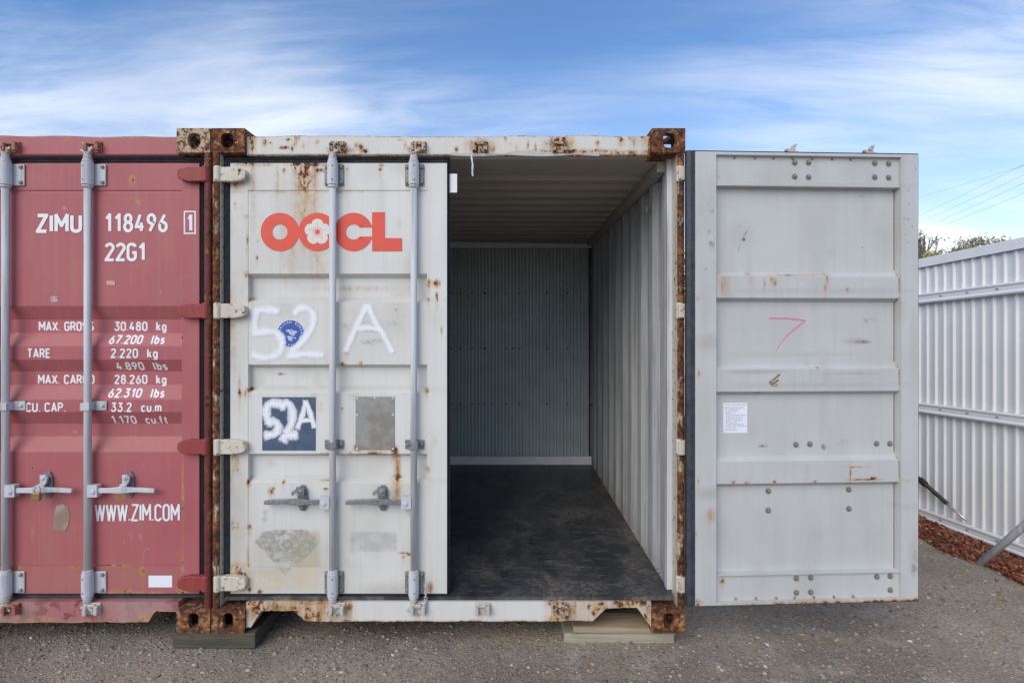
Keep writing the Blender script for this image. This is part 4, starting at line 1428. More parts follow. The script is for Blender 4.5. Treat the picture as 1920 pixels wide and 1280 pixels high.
# old sticker marks, tape, scuffs
mb = MB()
flat(mb, [(LX(a), LZ(b)) for a, b in ((476, 1014), (494, 996), (520, 992), (575, 992), (599, 1014), (585, 1034), (560, 1056), (512, 1052), (500, 1038))], ya, alpha=0.9)
sub(mb, 'sticker_residue', M['residue'], door_l)
mb = MB()
flat(mb, [(LX(a), LZ(b)) for a, b in ((521, 1063), (547, 1063), (535, 1078))], ya)
sub(mb, 'sticker_residue', M['residue'], door_l)
mb = MB()
rect_grid(mb, LX(655), LX(746), LZ(1035), LZ(994), ya, soft=0.004)
sub(mb, 'sticker_residue', decal('faint_residue', (0.45, 0.45, 0.43), 0.30, 16, (0.25, 0.6), 0.8), door_l)
mb = MB()
rect_grid(mb, LX(540), LX(603), LZ(1110), LZ(992), ya, dy=-0.00012, soft=0.03)
rect_grid(mb, LX(468), LX(540), LZ(1110), LZ(1066), ya, dy=-0.00012, soft=0.03)
sub(mb, 'yellow_stain', M['yellowed'], door_l)
mb = MB()
for a, b, w, h in ((497, 968, 9, 24), (690, 610, 34, 16), (650, 612, 10, 12), (708, 566, 8, 3), (760, 1100, 30, 6), (700, 640, 30, 10), (740, 605, 16, 8)):
    flat(mb, [(LX(a) + p[0], LZ(b) + p[1]) for p in circ(w / 360, 20, ry=h / 360)], ya, alpha=0.0, dy=-0.00016)
sub(mb, 'grey_smears', decal('grey_smear', (0.25, 0.26, 0.30), 0.45, 34, (0.40, 0.66), 0.8), door_l)
mb = MB()
for s in ([(474, 1082), (482, 1078), (480, 1085), (486, 1090), (476, 1094)], [(490, 1094), (497, 1078)], [(500, 1094), (502, 1080)], [(505, 1082), (512, 1080), (510, 1088), (505, 1093), (514, 1092)]):
    ribbon(mb, [(LX(a), LZ(b)) for a, b in s], 0.0016, ya)
sub(mb, 'chalk_date', decal('white_chalk', (0.8, 0.8, 0.78), 0.55, 120, (0.3, 0.6), 0.9), door_l)
mb = MB()
x0, x1 = LX(409), LX(452)
mb.box(LX(432) - 0.048, LX(452), YE - 0.0018, YE - 0.0010, LZ(963), LZ(945))
sub(mb, 'seal_tape', decal('old_tape', (0.66, 0.62, 0.50), 1.0, 30), door_l)
for o in [door_l.children[-1]]:
    o.data.attributes.new('alpha_edge', 'FLOAT', 'POINT').data.foreach_set('value', np.full(len(o.data.vertices), 0.85, np.float32))

# ---- inner face of the open door: bolts, label, marks
yin_frame = YI
bolt0 = None
bm_ = MB()
bm_.lathe((0, 0, 0), [(0.014, 0.0), (0.0145, 0.002), (0.0135, 0.004), (0.0095, 0.0045), (0.0085, 0.010), (0.003, 0.0115)], 14, axis=1)
for px, py in [(1490, 305), (1516, 305), (1490, 331), (1516, 332), (1640, 306), (1666, 307), (1640, 332), (1666, 333), (1493, 833), (1519, 832), (1644, 831), (1669, 831),
               (1441, 920), (1592, 917), (1441, 956), (1592, 953), (1493, 1083), (1520, 1082), (1644, 1080), (1669, 1079), (1493, 1110), (1520, 1109), (1669, 1105)]:
    u, z = io(px, py)
    zt_, zb_ = STYLE['a']['zt'], STYLE['a']['zb']
    rail = z > zt_ or z < zb_
    yl = YI - 0.020 if rail else YE + float(profile('a', z)) + 0.006
    # the surface lies deeper than the frame face: slide along the sight line
    k = 1 + (YI - yl) / 2.74
    wx = (AX_R + u) * k - AX_R
    z = EYE + (z - EYE) * k
    u = wx
    if bolt0 is None:
        bolt0 = bm_.build('bolt', M['bolt'], door_r, world_coords=False)
        b = bolt0
    else:
        b = copy_part(bolt0, door_r)
    b.location = (-u, yl, z)
mb = MB()
for py, lst in ((293, (1345, 1380, 1419, 1454, 1490, 1527, 1565, 1600)), (1126, (1383, 1421, 1459, 1494, 1530, 1568, 1604))):
    for px in lst:
        u, z = io(px, py)
        zz2 = ZF1 - 0.024 if py < 600 else ZF0 + 0.022
        mb.lathe((-u, YI - 0.020, zz2), [(0.007, 0), (0.006, 0.004), (0.002, 0.006)], 8, axis=1)
sub(mb, 'seal_screws', M['bolt'], door_r)


def yi(z):                                   # inner panel surface
    z = float(z)
    s = STYLE['a']
    if z > s['zt'] or z < s['zb']:
        return YI - 0.020
    return min(YE + float(profile('a', z)) + 0.006, YI - 0.006)


def ipt(px, py, on_frame=False):
    u, z = io(px, py)
    if on_frame:
        return u, z
    yl = yi(z)
    k = 1 + (YI - yl) / 2.74
    return (AX_R + u) * k - AX_R, EYE + (z - EYE) * k


def frame_y(z):
    return YI


u0, z1_ = ipt(1357, 755)
u1_, z0_ = ipt(1402, 811)
mb = MB()
rect_grid(mb, u0, u1_, z0_, z1_, yi, dy=0.00025, sx=-1)
sub(mb, 'spec_label', M['paper'], door_r)
hgt = z1_ - z0_
mb = MB()
wid = u1_ - u0


def mirror_text(text, size, x, z):
    t_ = MB()
    fill_text(t_, text, size, 0, 0, lambda q_: 0.0, 0)
    V = np.concatenate(t_.v)
    V2 = np.stack([-(u0 + x + V[:, 0]), np.array([yi(z0_ + z) + 0.0005] * len(V)), z0_ + z + V[:, 2]], -1)
    mb.add(V2, t_.f, {'alpha_edge': np.ones(len(V))})


mirror_text('OOCL COMPONENT SPEC', 0.0092, 0.011, hgt - 0.013)
for i, (ind, tx) in enumerate([(0.004, '1 Door Gasket'), (0.009, 'Type'), (0.014, 'Rubber'), (0.009, 'Exterior Coating'), (0.014, 'Coat'), (0.014, 'Coat'),
                               (0.014, 'Coat'), (0.009, 'Interior Coating'), (0.014, 'Coat'), (0.014, 'Coat'), (0.009, 'Base Coating'), (0.014, 'Coat'), (0.004, '2 Floor')]):
    zl = hgt - 0.026 - i * 0.0095
    rr_ = np.random.default_rng(i)
    x_ = ind
    end = wid * (0.45 + 0.45 * rr_.random())
    while x_ < end:                          # unreadable print: short dashes
        w_ = 0.004 + 0.008 * rr_.random()
        zz0 = z0_ + zl
        mb.add([(-(u0 + x_), yi(zz0) + 0.0005, zz0), (-(u0 + x_ + w_), yi(zz0) + 0.0005, zz0), (-(u0 + x_ + w_), yi(zz0) + 0.0005, zz0 + 0.0035), (-(u0 + x_), yi(zz0) + 0.0005, zz0 + 0.0035)],
               [(0, 1, 2, 3)], {'alpha_edge': np.full(4, 0.7)})
        x_ += w_ + 0.003
sub(mb, 'label_print', M['print_'], door_r)
mb = MB()
ribbon(mb, [ipt(1443, 597), ipt(1478, 597), ipt(1511, 601)], 0.004, yi, 0.0003, sx=-1)
ribbon(mb, [ipt(1511, 601), ipt(1492, 616), ipt(1474, 632)], 0.0032, yi, 0.00034, sx=-1)
ribbon(mb, [ipt(1474, 632), ipt(1464, 645), ipt(1456, 658)], 0.002, yi, 0.0003, sx=-1)
sub(mb, 'crayon_mark', M['pink'], door_r, 'pink hand-drawn seven on the inner face')
mb = MB()
for a, b, w, h, fr in ((1327, 370, 12, 4, 1), (1333, 390, 8, 14, 1), (1333, 450, 9, 24, 1), (1351, 331, 8, 3, 0), (1389, 424, 8, 2.5, 0), (1323, 505, 5, 1.6, 1), (1615, 368, 6, 2, 0), (1618, 464, 4, 1.6, 0),
                       (1716, 315, 3, 8, 1), (1703, 358, 4, 4, 1), (1704, 382, 4, 2, 1), (1700, 412, 8, 5, 1), (1710, 425, 3, 3, 1), (1697, 440, 3, 2, 1), (1704, 455, 5, 4, 1), (1630, 600, 16, 7, 0), (1715, 1060, 8, 30, 1)):
    fn = frame_y if fr else yi
    u, z = ipt(a, b, bool(fr))
    flat(mb, [(u + p[0], z + p[1]) for p in circ(w / 372, 16, ry=h / 372)], fn, alpha=0.15, dy=0.00025, sx=-1)
for pth, w in (([(1392, 450), (1400, 435), (1409, 421)], 0.0035), ([(1385, 470), (1392, 450)], 0.0025)):
    ribbon(mb, [ipt(a, b) for a, b in pth], w, yi, 0.0003, soft=True, sx=-1)
sub(mb, 'dark_scuffs', M['scuff'], door_r)
mb = MB()
for pth, w in (([(1443, 718), (1462, 702)], 0.007), ([(1446, 722), (1460, 712)], 0.007), ([(1450, 725), (1458, 721)], 0.004)):
    ribbon(mb, [ipt(a, b) for a, b in pth], w, yi, 0.0003, soft=True, sx=-1)
flat(mb, [(ipt(1395, 449)[0] + p[0], ipt(1395, 449)[1] + p[1]) for p in circ(0.010, 14)], yi, alpha=0.2, dy=0.002, sx=-1)
for a, b, w, h in ((1432, 836, 12, 4), (1620, 641, 20, 4), (1545, 838, 6, 8)):
    u, z = ipt(a, b)
    flat(mb, [(u + p[0], z + p[1]) for p in circ(w / 372, 16, ry=h / 372)], yi, alpha=0.0, dy=0.00025, sx=-1)
sub(mb, 'brown_scrapes', M['brown'], door_r)
mb = MB()
u2r = io(1690, 600)[0]
for i, (p0_, p1_) in enumerate(((347, 505), (513, 549), (556, 678), (686, 722), (730, 850), (858, 900), (908, 1072))):
    ribbon(mb, [(u2r - 0.003, io(1690, p0_)[1]), (u2r - 0.003 + (0.002 if i % 2 else 0), io(1690, p1_)[1])], 0.0028, lambda q_: yi(q_), 0.0003, sx=-1)
    ribbon(mb, [(io(1343, 600)[0] + 0.003, io(1343, p0_)[1]), (io(1343, 600)[0] + 0.003, io(1343, p1_)[1])], 0.0014, lambda q_: yi(q_), 0.0003, sx=-1)
sub(mb, 'caulk_marks', decal('brown_caulk', (0.17, 0.12, 0.08), 0.8, 60, (0.22, 0.5), 0.8), door_r)
mb = MB()
for a, b, w, h in ((1512, 884, 8, 17), (1584, 828, 17, 8), (1545, 1000, 30, 6), (1535, 955, 14, 7), (1525, 937, 14, 3)):
    u, z = ipt(a, b)
    rect_grid(mb, u - w / 372, u + w / 372, z - h / 372, z + h / 372, yi, dy=0.00025, soft=0.006, sx=-1)
sub(mb, 'glue_marks', decal('grey_glue_mark', (0.40, 0.40, 0.39), 0.4, 60, (0.40, 0.68), 0.8), door_r)

# ---- inside of the cream container
xi0, xi1 = XL_C + 0.057, XR_C - 0.057
YP = 2.79
FLZ = 0.254
for xa_, xb_ in ((xi0 - 0.030, xi0 + 0.0005), (xi1 - 0.0005, xi1 + 0.030)):
    MB().box(xa_, xb_, 0.1505, YP + 0.01, 0.2355, FLZ - 0.001).build('floor_gap_filler', M['filler'], cc)
MB().box(xi0 + 0.001, xi1 - 0.001, 0.030, YP + 0.01, 0.2355, FLZ).build('floor_mat', M['floor'], cc)
nr = int((xi1 - xi0) / 0.035)
cyc = [(0.0, 0.048), (0.020, 0.048), (0.0215, 0.004), (0.023, 0.0), (0.031, 0.0), (0.0335, 0.004)]
xs = np.array([xi1 - (nr - k) * 0.035 + c_[0] - 0.0265 for k in range(nr) for c_ in cyc])
yo = np.array([c_[1] for k in range(nr) for c_ in cyc])
keep = xs > xi0
xs, yo = xs[keep], yo[keep]
zs = np.linspace(0.26, 2.55, 3)
P = np.zeros((len(xs), len(zs), 3))
P[:, :, 0] = xs[:, None]
P[:, :, 1] = (YP + 0.003 + yo)[:, None]
P[:, :, 2] = zs[None, :]
part = MB().grid(P).build('partition_sheet', M['zinc'], cc, fix=False)
part['label'] = 'finely corrugated zinc sheet closing off the back'
MB().box(xi0 + 0.002, xi1 - 0.002, YP - 0.012, YP + 0.0, FLZ + 0.0005, 0.337).build('skirting_board', M['trim'], cc)
mb = MB()
mb.add([(xi0 + .002, YP - .012, 2.47), (xi1 - .002, YP - .012, 2.47), (xi1 - .002, YP - .012, 2.51), (xi0 + .002, YP - .012, 2.547),
        (xi0 + .002, YP, 2.47), (xi1 - .002, YP, 2.47), (xi1 - .002, YP, 2.51), (xi0 + .002, YP, 2.547)],
       [(0, 1, 2, 3), (7, 6, 5, 4), (0, 4, 5, 1), (1, 5, 6, 2), (2, 6, 7, 3), (3, 7, 4, 0)])
mb.build('ceiling_trim', M['trim'], cc)
mb = MB()
for py, lst in ((549, (845, 883, 910, 948, 974, 1026, 1066, 1106)), (653, (845, 884, 910, 950, 963, 974, 1027, 1066, 1106)), (757, (845, 884, 897, 924, 950, 974, 1027, 1066, 1106))):
    for px in lst:
        x_ = X(px, YP)
        x_ = xi1 - round((xi1 - x_) / 0.035) * 0.035
        mb.lathe((x_, YP - 0.002, Z(py, YP)), [(0.003, 0), (0.0085, 0.002), (0.009, 0.006)], 8, axis=1)
        mb.lathe((x_ - 1.1, YP - 0.002, Z(py, YP)), [(0.003, 0), (0.0085, 0.002), (0.009, 0.006)], 8, axis=1) if x_ - 1.1 > xi0 + .02 else None
o = mb.build('sheet_screws', M['rubber'], cc)
o['kind'] = 'stuff'
# pale label tag hanging at the free edge of the closed door; torn tape on the header
MB().box(X(838.5, .06), X(857, .06), 0.060, 0.064, Z(361, .06), Z(326, .06)).build('door_tag', M['trim'], cc)
mb = MB()
xt, zt0 = X(884), Z(286)
path = [(xt + 0.004, 0.015, zt0 + 0.004), (xt, 0.012, zt0 - 0.02), (xt + 0.006, 0.008, zt0 - 0.06), (xt + 0.004, 0.010, zt0 - 0.10), (xt + 0.007, 0.012, zt0 - 0.118)]
for i in range(len(path) - 1):
    a, b = np.array(path[i]), np.array(path[i + 1])
    mb.add([a - [.006, 0, 0], a + [.004, 0.002, 0], b + [.003, 0.002, 0], b - [.004, 0, 0]], [(0, 1, 2, 3)])
mb.build('torn_tape', M['plastic'], cc, fix=False)
mb = MB()
P = np.zeros((30, 4, 3))
xs = np.linspace(X(846), X(1125), 30)
for j, f in enumerate(np.linspace(0, 1, 4)):
    P[:, j, 0] = xs
    P[:, j, 1] = 0.0195 - 0.002 * f
    P[:, j, 2] = 2.543 + (0.010 + 0.006 * np.sin(xs * 31) + 0.006 * np.sin(xs * 13)) * f - 0.008 * (1 - f) * np.abs(np.sin(xs * 9))
mb.grid(P)
mb.build('seal_remnant', paint('grey_seal_remnant', (0.52, 0.52, 0.50), rust_base=0.30, fine=70), cc, fix=False)
# lashing ring and small tag on the right wall
MB().box(XR_C - 0.0925, XR_C - 0.0885, 0.42, 0.50, 2.33, 2.37).build('wall_tag', M['yellowed'] if False else plain('yellow_tag', (0.42, 0.40, 0.22), 0.6), cc)

# ------------------------------------------------------------------ maroon container
red_rusty_keeper = paint('rusted_maroon_keeper', (0.34, 0.12, 0.09), rust_base=0.55, stain_w=0.3)
XR_R = XL_R + CW
rx_ = XR_R
red_mats = dict(
    casting=paint('rusted_maroon_casting', (0.30, 0.20, 0.16), rust_base=0.85, fine=30, bump=0.5), casting_l=M['casting_pale'], pale_right=True,
    post=M['red_rust'], jamb=M['red_rust'], paint=M['red'], lining=M['red'], roof=M['red'], sill=M['red_sill'], keeper=red_rusty_keeper, wob=2.0,
    header_marks=[(X(120), Z(257), .01, .004, .6), (X(300), Z(255), .02, .004, .5)],
    notch=[XL_R + .1725, XL_R + .215, XL_R + .25, XL_R + .47, XL_R + .49, X(272), X(275), X(288), X(318), XR_R - .1725],
    notch_z=[0.105, 0.105, 0.185, 0.185, 0.123, Z(1169), Z(1168), Z(1149), Z(1149), Z(1149)],
    sill_marks=[(X(270, .016), Z(1160, .016), .03, .02, .35), (X(70, .016), Z(1160, .016), .1, .01, .3)],
    sill_dirt=lambda x: 0.34 + 0.25 * np.sin(x * 9), sill_edge=0.8,
    keepers_top=[(18, 1), (172, 1)] + [(-140, 1), (-290, 1)], keepers_low=[(20, 1), (172, 0)] + [(-140, 1), (-290, 1)],
)
cr, _, _ = build_container('maroon red shipping container with white weight lettering and both doors closed', XL_R, red_mats, 1, 'containers standing side by side')
AX_RR = XR_R - 0.0274
AX_RL = XL_R + 0.0274


def rm_(lst):
    return [(AX_RR - X(a, .042), Z(b, .042), rx / 360, rz / 360, amp, *([L / 360] if L else [])) for a, b, rx, rz, amp, L in lst]


rust_red = rm_([(248, 340, 5, 10, .42, 0), (260, 375, 4, 8, .40, 0), (122, 390, 3, 3, .4, 0), (342, 635, 3, 5, .62, 0), (344, 718, 2, 3, .7, 0), (196, 843, 2, 3, .6, 0), (62, 877, 3, 4, .45, 0),
                (271, 870, 3, 4, .45, 0), (141, 889, 2, 3, .6, 0), (130, 812, 3, 3, .45, 0), (22, 626, 2, 2, .7, 0), (200, 1059, 50, 1.4, .60, 0), (238, 1067, 3, 3, .66, 0), (268, 1070, 5, 6, .62, 0),
                (222, 1108, 3, 3, .7, 0), (234, 1107, 3, 3, .7, 0), (243, 1107, 3, 3, .7, 0), (33, 1063, 8, 4, .66, 0), (140, 1063, 6, 2, .5, 0), (343, 930, 2, 60, .42, 0), (342, 1050, 2, 20, .5, 0),
                (140, 990, 3, 20, .22, 0), (60, 990, 3, 20, .22, 0), (225, 926, 12, 10, .42, 0), (340, 1110, 10, 8, .5, 0), (250, 1112, 60, 3, .46, 0)])
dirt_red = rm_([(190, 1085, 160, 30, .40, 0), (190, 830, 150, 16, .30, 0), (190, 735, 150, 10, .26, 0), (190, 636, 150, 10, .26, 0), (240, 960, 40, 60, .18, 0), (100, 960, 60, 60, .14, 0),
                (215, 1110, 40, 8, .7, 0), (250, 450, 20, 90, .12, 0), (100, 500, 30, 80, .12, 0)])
RODS_R = (AX_RR - X(165, .012), AX_RR - X(11, .012))
W_RR = 1.19
door_rr = build_door(cr, AX_RR, -1, W_RR, 'b', M['red'], None, 0.0, u1=AX_RR - X(340, .04), u2=W_RR - 0.10, marks_ext=rust_red, dirt_ext=dirt_red, rods=RODS_R,
                     mat_hinge=M['red_hinge'], bracket='one')
door_rl = build_door(cr, AX_RL, 1, W_RR - 0.022, 'b', M['red'], None, 0.0, u1=AX_RR - X(340, .04), u2=W_RR - 0.122, fine=0.04, rods=RODS_R, mat_hinge=M['red_hinge'], bracket='one')


def RX(px):
    return AX_RR - X(px, .042)


def red_text(text, x0, x1, y0, y1, th, gap=0.22):
    """each painted character is a part of its own"""
    cur = []

    def sink(ch):
        if ch is None:
            if cur:
                t = cur[0]
                for V in t.v:
                    V[:, 0] -= RX(x0)
                sub(t, 'painted_digit' if cur[1].isdigit() else ('painted_dot' if cur[1] == '.' else 'painted_letter'), M['white'], door_rr)
                cur.clear()
            return None
        if not cur:
            cur.extend([MB(), ch])
        return cur[0]

    lettering(sink, text, 0, X(x1, .042) - X(x0, .042), LZ(y1), LZ(y0), th / 360 / 2, yb, gap)


red_text('ZIMU', 68, 154.5, 401, 437, 6.6, 0.24)
red_text('118496', 196, 315.5, 400, 436, 5.6, 0.26)
red_text('22G1', 196.5, 274, 455, 490, 5.6, 0.2)
red_text('1', 351, 362, 402, 435, 5.6)
mb = MB()
for x0, x1, y0, y1 in ((345, 367.5, 395.6, 398), (345, 367.5, 436.4, 438.8), (345, 347.4, 398, 436.4), (365.1, 367.5, 398, 436.4)):
    rect_grid(mb, -RX(x0), -RX(x1), LZ(y1), LZ(y0), yb)
sub(mb, 'lettering', M['white'], door_rr, 'white painted box round the last digit')
red_text('MAX. GROSS', 62, 167, 602.5, 620.5, 3.0)
red_text('30.480  kg', 205.5, 304.7, 602.5, 620.5, 3.0, 0.26)
red_text('67.200  lbs', 201, 306, 628, 645, 3.0, 0.26)
red_text('TARE', 51.5, 95.5, 653, 671, 3.0)
red_text('2.220  kg', 208, 296.5, 653, 671, 3.0, 0.26)
red_text('4.890  lbs', 213, 309, 678.5, 694.5, 2.8, 0.26)
red_text('MAX. CARGO', 60.5, 168, 703, 721, 3.0)
red_text('28.260  kg', 205.5, 304.7, 703, 721, 3.0, 0.26)
red_text('62.310  lbs', 200, 306, 728.5, 745.5, 3.0, 0.26)
red_text('CU. CAP.', 49, 123.5, 754, 772, 3.0)
red_text('33.2  cu.m', 208.5, 303.5, 754, 772, 3.0, 0.26)
red_text('1.170  cu.ft', 203, 309.5, 779.5, 796, 2.8, 0.26)
red_text('WWW.ZIM.COM', 178, 337.5, 944, 976.5, 3.8, 0.2)


def red_patch(name, mat, poly=None, rect=None, soft=0.0, edge=1.0):
    mb_ = MB()
    if rect:
        rect_grid(mb_, -RX(rect[0]), -RX(rect[1]), LZ(rect[3]), LZ(rect[2]), yb, soft=soft)
    else:
        flat(mb_, [(-RX(a), LZ(b)) for a, b in poly], yb, alpha=edge)
    return sub(mb_, name, mat, door_rr)


red_patch('white_sticker', M['paper'], rect=(279, 323, 1078, 1100))
red_patch('peach_sticker', M['peach'], poly=[(200, 526), (216, 527), (216, 535), (200, 534)])
red_patch('torn_label', M['torn'], poly=[(106, 948), (118, 944), (128, 950), (132, 966), (128, 984), (122, 995), (100, 993), (101, 970)])
red_patch('pale_scrape', decal('pale_scrape', (0.62, 0.55, 0.56), 0.8, 60, (0.3, 0.6), 0.7), poly=[(95, 555), (107, 555), (109, 565), (97, 568)])
mb = MB()
for pts in ([(260, 1008), (264, 1000), (267, 1012)], [(243, 1000), (248, 998), (247, 1010)], [(269, 1040), (275, 1026), (282, 1030)], [(232, 1019), (233, 1013)], [(300, 545), (303, 552), (305, 546)]):
    ribbon(mb, [(-RX(a), LZ(b)) for a, b in pts], 0.0026, yb, soft=True)
sub(mb, 'chalk_scribble', decal('lilac_chalk', (0.55, 0.38, 0.50), 0.8, 120, (0.3, 0.6), 0.9), door_rr)

# ------------------------------------------------------------------ loose things at the containers
hx = X(74, -.02)
pl = empty('padlock', (hx, -0.035, Z(936, -.02)))
tag(pl, 'small brass padlock hanging on the left door handle of the maroon container', 'padlock')
mb = MB()
mb.box(hx - 0.021, hx + 0.020, -0.046, -0.028, Z(936, -.02), Z(921, -.02))
mb.build('lock_body', M['brass'], pl, bevel=0.003)
mb = MB()
mb.tube([(hx - 0.014, -0.037, Z(922)), (hx - 0.013, -0.037, Z(913)), (hx - 0.004, -0.037, Z(907)), (hx + 0.010, -0.037, Z(907)), (hx + 0.017, -0.037, Z(912)), (hx + 0.014, -0.037, Z(922))], 0.0042, 8)
mb.build('shackle', M['galv'], pl, smooth=True)

mb = MB()
xc_, zt_ = X(798), Z(1098)
for i in range(8):
    z = zt_ - i * 0.0165
    n = 12
    ring = []
    for k in range(n + 1):
        a = 2 * math.pi * k / n
        w, h = 0.0075 * math.cos(a), 0.0125 * math.sin(a)
        ring.append((xc_ + w, 0.004, z + h) if i % 2 == 0 else (xc_ + 0.001, 0.004 + w, z + h))
    mb.tube(ring, 0.0023, 6)
ch = mb.build('chain', M['galv'])
tag(ch, 'short steel chain dangling beside the bottom of the second lock rod', 'chain')

# timber under the corners
tb = MB()
tb.box(X(322), X(478), 0.002, 0.62, 0.0, BASE - 0.001)
o = tb.build('timber_block', M['wood_moss'], bevel=0.006)
tag(o, 'dark mossy timber block under the touching corners of both containers', 'timber block')
tb = MB()
tb.box(X(1058, .06), X(1264, .06), 0.055, 0.30, -0.004, 0.048)
o = tb.build('timber_board', M['wood_grey'], bevel=0.004)
tag(o, 'grey timber board lying on the gravel, lower of two under the right corner', 'timber board', 'boards under the right corner')
tb = MB()
a = R_(0.9)
tb.box(X(1075, .05), X(1268, .05), 0.045, 0.20, 0.0485, 0.0795, rot=[[math.cos(a), 0, math.sin(a)], [0, 1, 0], [-math.sin(a), 0, math.cos(a)]], c=(X(1268, .05), 0.1, 0.0485))
o = tb.build('timber_board', M['wood_pale'], bevel=0.004)
tag(o, 'pale brown timber plank, upper of two under the right corner casting', 'timber board', 'boards under the right corner')

# ------------------------------------------------------------------ fence along the right
def fx(d):                                   # fence line: x at distance d from the camera
    return 3.55 - 0.046 * (d - 4.68)


FS = -0.041                                  # falls away with distance


def fz(d):
    return FS * (d - 4.68)


fence = empty('metal_fence', (fx(4.68), 4.68 - D0, 0))
tag(fence, 'white ribbed metal fence with four rails standing behind the open door', 'fence')
d_lo, d_hi = 1.3, 14.3
PITCH = 0.0855
SHEET = PITCH * 9


def fence_pt(d, off, z):
    return (fx(d) + off, d - D0, fz(d) + z)


prof = [(0.0, 0.0), (0.052, 0.0), (0.060, -0.014), (0.074, -0.014), (0.0855, 0.0)]
first = None
d = d_lo
k = 0
while d < d_hi:
    mb = MB()
    pts = []
    for r in range(9):
        for (dd, off) in prof[:-1]:
            pts.append((d + r * PITCH + dd, off))
    pts.append((d + SHEET - 0.0006, 0.0))
    P = np.zeros((len(pts), 2, 3))
    for i, (dd, off) in enumerate(pts):
        P[i, 0] = fence_pt(dd, off + 0.002 * (k % 2), -0.06)
        P[i, 1] = fence_pt(dd, off + 0.002 * (k % 2), 2.215)
    mb.solid(P, (0.0012, 0, 0))
    mb.build('fence_sheet', M['fence'], fence)
    d += SHEET
    k += 1


def rail(zc_, h, name='fence_rail'):
    sec = [(-0.016, -h / 2), (-0.044, -h / 2), (-0.048, -h / 2 + 0.012), (-0.040, -h * 0.18), (-0.040, h * 0.18), (-0.048, h / 2 - 0.012), (-0.044, h / 2), (-0.016, h / 2)]
    P = np.zeros((2, len(sec) + 1, 3))
    for j, (o_, dz) in enumerate(sec + [sec[0]]):
        P[0, j] = fence_pt(d_lo, o_, zc_ + dz)
        P[1, j] = fence_pt(d_hi, o_, zc_ + dz)
    MB().grid(P).build(name, M['fence_rail'], fence)


RZ = [1.644 - (560.5 - 616) * 4.68 / FPX, 1.644 - (763 - 616) * 4.68 / FPX, 1.644 - (959 - 616) * 4.68 / FPX]
for z in RZ:
    rail(z, 0.082)
sec = [(-0.030, 2.165), (-0.030, 2.240), (0.030, 2.240), (0.030, 2.165), (0.024, 2.165), (0.024, 2.232), (-0.024, 2.232), (-0.024, 2.165), (-0.030, 2.165)]
P = np.zeros((2, len(sec), 3))
for j, (o_, z) in enumerate(sec):
    P[0, j] = fence_pt(d_lo, o_, z)
    P[1, j] = fence_pt(d_hi, o_, z)
MB().grid(P).build('fence_cap', M['fence_rail'], fence)
scr = None
for z in RZ:
    dd = d_lo + 0.2
    while dd < 5.2:
        mb = MB()
        p = fence_pt(dd, -0.0402, z + 0.004)
        mb.box(p[0] - 0.004, p[0], p[1] - 0.011, p[1] + 0.011, p[2] - 0.004, p[2] + 0.003)
        if dd > 3.4:
            mb.build('rail_slot', M['galv_dark'], fence)
        dd += 0.245
# brace pipe and black pole
tb = MB()
a = np.array([3.29, 3.80 - D0, 0.005])
b = np.array([fx(3.14) - 0.05, 3.14 - D0, fz(3.14) + RZ[1]])
tb.tube([a - (b - a) * 0.02, a + (b - a) * .5, b], 0.0235, 18)
o = tb.build('fence_brace', M['galv'], smooth=True)
tag(o, 'galvanised steel pipe slanting up from the bark mulch to the fence', 'pipe')
pole = empty('prop_pole', fence_pt(4.187, -0.055, 0.19))
tag(pole, 'black telescopic pole with silver tip lying against the lower fence rail', 'pole')
p0 = np.array((fx(4.187) - 0.055, 4.187 - D0, 1.644 - 359 * 4.187 / FPX))
p1 = np.array((fx(4.66) - 0.06, 4.66 - D0, 1.644 - 277 * 4.66 / FPX))
dr = (p1 - p0)
MB().tube([p0, p0 + dr * 0.38], 0.0105, 10).build('silver_tip', M['silver'], pole, smooth=True)
MB().tube([p0 + dr * 0.36, p0 + dr * 3.0], 0.0165, 12).build('black_tube', M['black'], pole, smooth=True)
MB().tube([p0 + dr * 0.80, p0 + dr * 0.93], 0.026, 12).build('clamp', M['black'], pole, bevel=0.004)

# ------------------------------------------------------------------ bark mulch bed, gravel, grass
def mulch_edge(d):                           # near-side edge of the bed
    return fx(d) - 0.30 - 0.035 * np.sin(d * 5.0) - 0.02 * np.sin(d * 13) - 0.02 * (d - 4)


ds = np.linspace(1.3, 14, 200)
us = np.linspace(0, 1, 9)
P = np.zeros((200, 9, 3))
for i, dd in enumerate(ds):
    e, f_ = mulch_edge(dd), fx(dd) + 0.02
    for j, u in enumerate(us):
        P[i, j] = (e + (f_ - e) * u, dd - D0, -0.006 + 0.030 * min(1, u * 3) + 0.01 * math.sin(dd * 11 + u * 5) * min(1, u * 4))
o = MB().grid(P).build('mulch_bed', M['soil'], smooth=True, fix=False)
tag(o, kind='structure')


